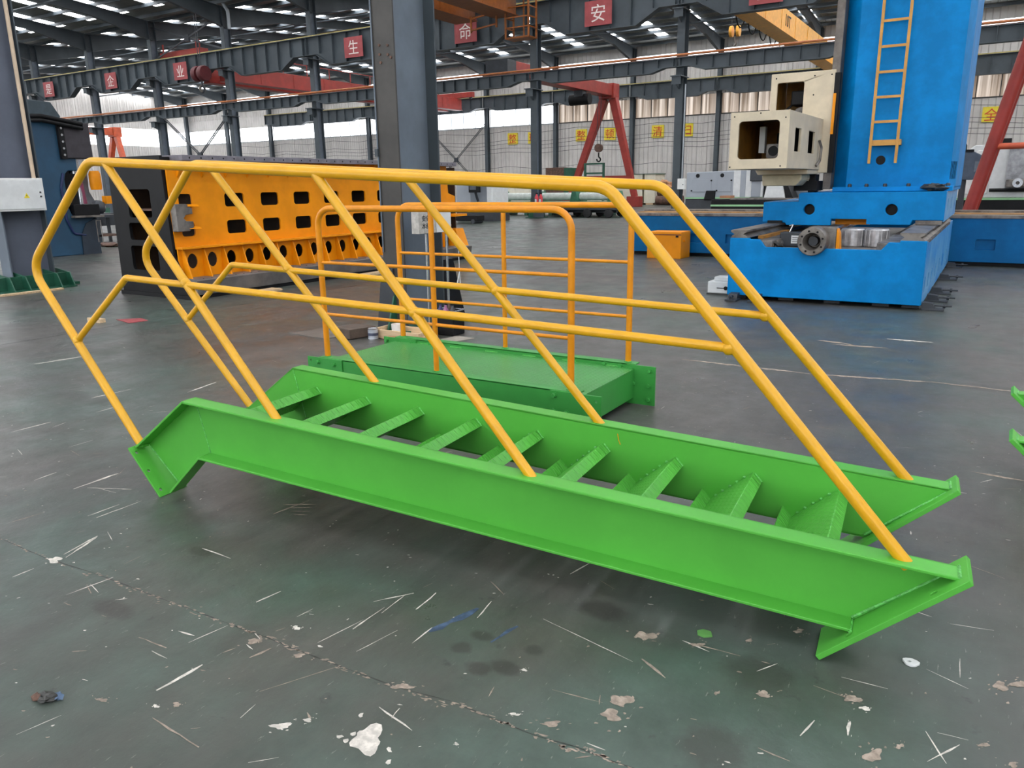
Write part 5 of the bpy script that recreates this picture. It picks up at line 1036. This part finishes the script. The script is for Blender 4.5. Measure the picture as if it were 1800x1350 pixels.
MB(o).box(-28.1, -26.4, 55, 56.5, 0, 2.95).build('brown_housing', RUST, bx, bevel=.03); MB(o).box(-26.4, -25.65, 55, 56.5, 0, 2.9).build('green_housing', GREEN_D, bx, bevel=.03)
ph = thing('pipe_stack', 'rusty pipes and scrap left of the column with the white box', 'pipes', (-17.3, 54, 0)); o = (-17.3, 54, 0)
for k, (y, z) in enumerate(((54, .35), (54.7, .35), (54.35, .95))): MB(o).tube([(-18.0, y, z), (-16.2, y, z)], .34, 14).build('pipe', RUST, ph, smooth=True)
MB(o).blob((-17.4, 54.4, 1.5), (.5, .4, .3), 4, 10, 6, .5).build('scrap', CARD, ph)
for i, x in enumerate((-15.46, -15.22)):
    fe = thing('fire_extinguisher', ['left red fire extinguisher at the foot of a middle row column', 'right red fire extinguisher at the foot of a middle row column'][i], 'fire extinguisher', (x, 31.4, .62), 0)
    MB().lathe([(.001, 0), (.09, 0), (.09, .42), (.03, .5), (.03, .55), (.001, .55)], n=12).build('cylinder', mat('extinguisher_red', (206, 44, 60), .35), fe, smooth=True); MB().box(-.05, .07, -.02, .02, .55, .6).build('handle', BLACK, fe); MB().box(-.05, .05, -.092, -.088, .12, .3).build('label_plate', WHITE, fe)
es = thing('extinguisher_stand', 'low stand under the two fire extinguishers', 'stand', (-15.34, 31.4, .04)); MB().box(-.25, .25, -.1, .1, .0, .57).build('case', STEEL_DARK, es)
cbx = thing('switch_box', 'white switch box on the middle row column left of the grey machine', 'electrical box', (-8.2, 31.72, 1.32)); MB().box(-.16, .16, -.14, .1, 0, .46).build('case', PLASTIC_W, cbx, bevel=.01); MB().tube([(.0, -.02, .46), (.0, -.02, 4.4)], .03, 8).build('conduit', GREYW, cbx); MB().lathe([(.02, -.15), (.02, -.14), (.001, -.14)], (.1, 0, .2), 'y', 8).build('lock', BLACK, cbx)

# ================================================================== SMALL THINGS ON THE FLOOR
m_ = MB((-5.4, 3.4, 0)).prism([(-5.62, 3.31), (-5.2, 3.22), (-5.16, 3.45), (-5.4, 3.52)], 0, .006, 'xy').build('red_sheet', mat('red_sheet', (150, 62, 66), .6, var=.25, scale=9)); tag(m_, 'small flat red sheet on the floor left of the orange frame', 'sheet')
m_ = MB((-5.6, 3.1, 0)).box(-5.82, -5.55, 3.05, 3.13, 0, .05).build('wood_offcut', WOOD, bevel=.003); tag(m_, 'small wood offcut on the floor behind the left handrail bend', 'offcut')
rg3 = thing('oily_rag', 'small blue grey oily rag on the floor at the lower left', 'rag', (1.40, -1.30, 0))
for i, (x, y, r, c) in enumerate(((0, 0, .03, STAIN), (.025, .02, .022, mat('blue_grey_rag', (86, 106, 132), .9)), (-.03, -.01, .02, RUST))): MB().blob((x, y, r * .3), (r, r * .8, r * .5), i, 9, 6, .5).build('fold', c, rg3)
ws = MB((3.78, .32, 0)); m_ = ws.prism([(3.78 + .026 * math.cos(a) * (1 + .15 * math.sin(3 * a)), .32 + .022 * math.sin(a)) for a in [2 * math.pi * k / 14 for k in range(14)]], 0, .008, 'xy', [[(3.775 + .006 * math.cos(a), .32 + .006 * math.sin(a)) for a in [2 * math.pi * k / 8 for k in range(8)]]]).build('metal_washer', WHITE, bevel=.002); tag(m_, 'small white metal piece on the floor by the right foot plate', 'washer')
lf = MB((3.12, .14, 0)); m_ = lf.prism([(3.10, .12), (3.125, .115), (3.15, .135), (3.135, .165), (3.105, .165), (3.09, .145)], 0, .003, 'xy').build('green_leaf', mat('leaf_green', (86, 140, 70), .6)); tag(m_, 'tiny green leaf on the floor before the stair', 'leaf')
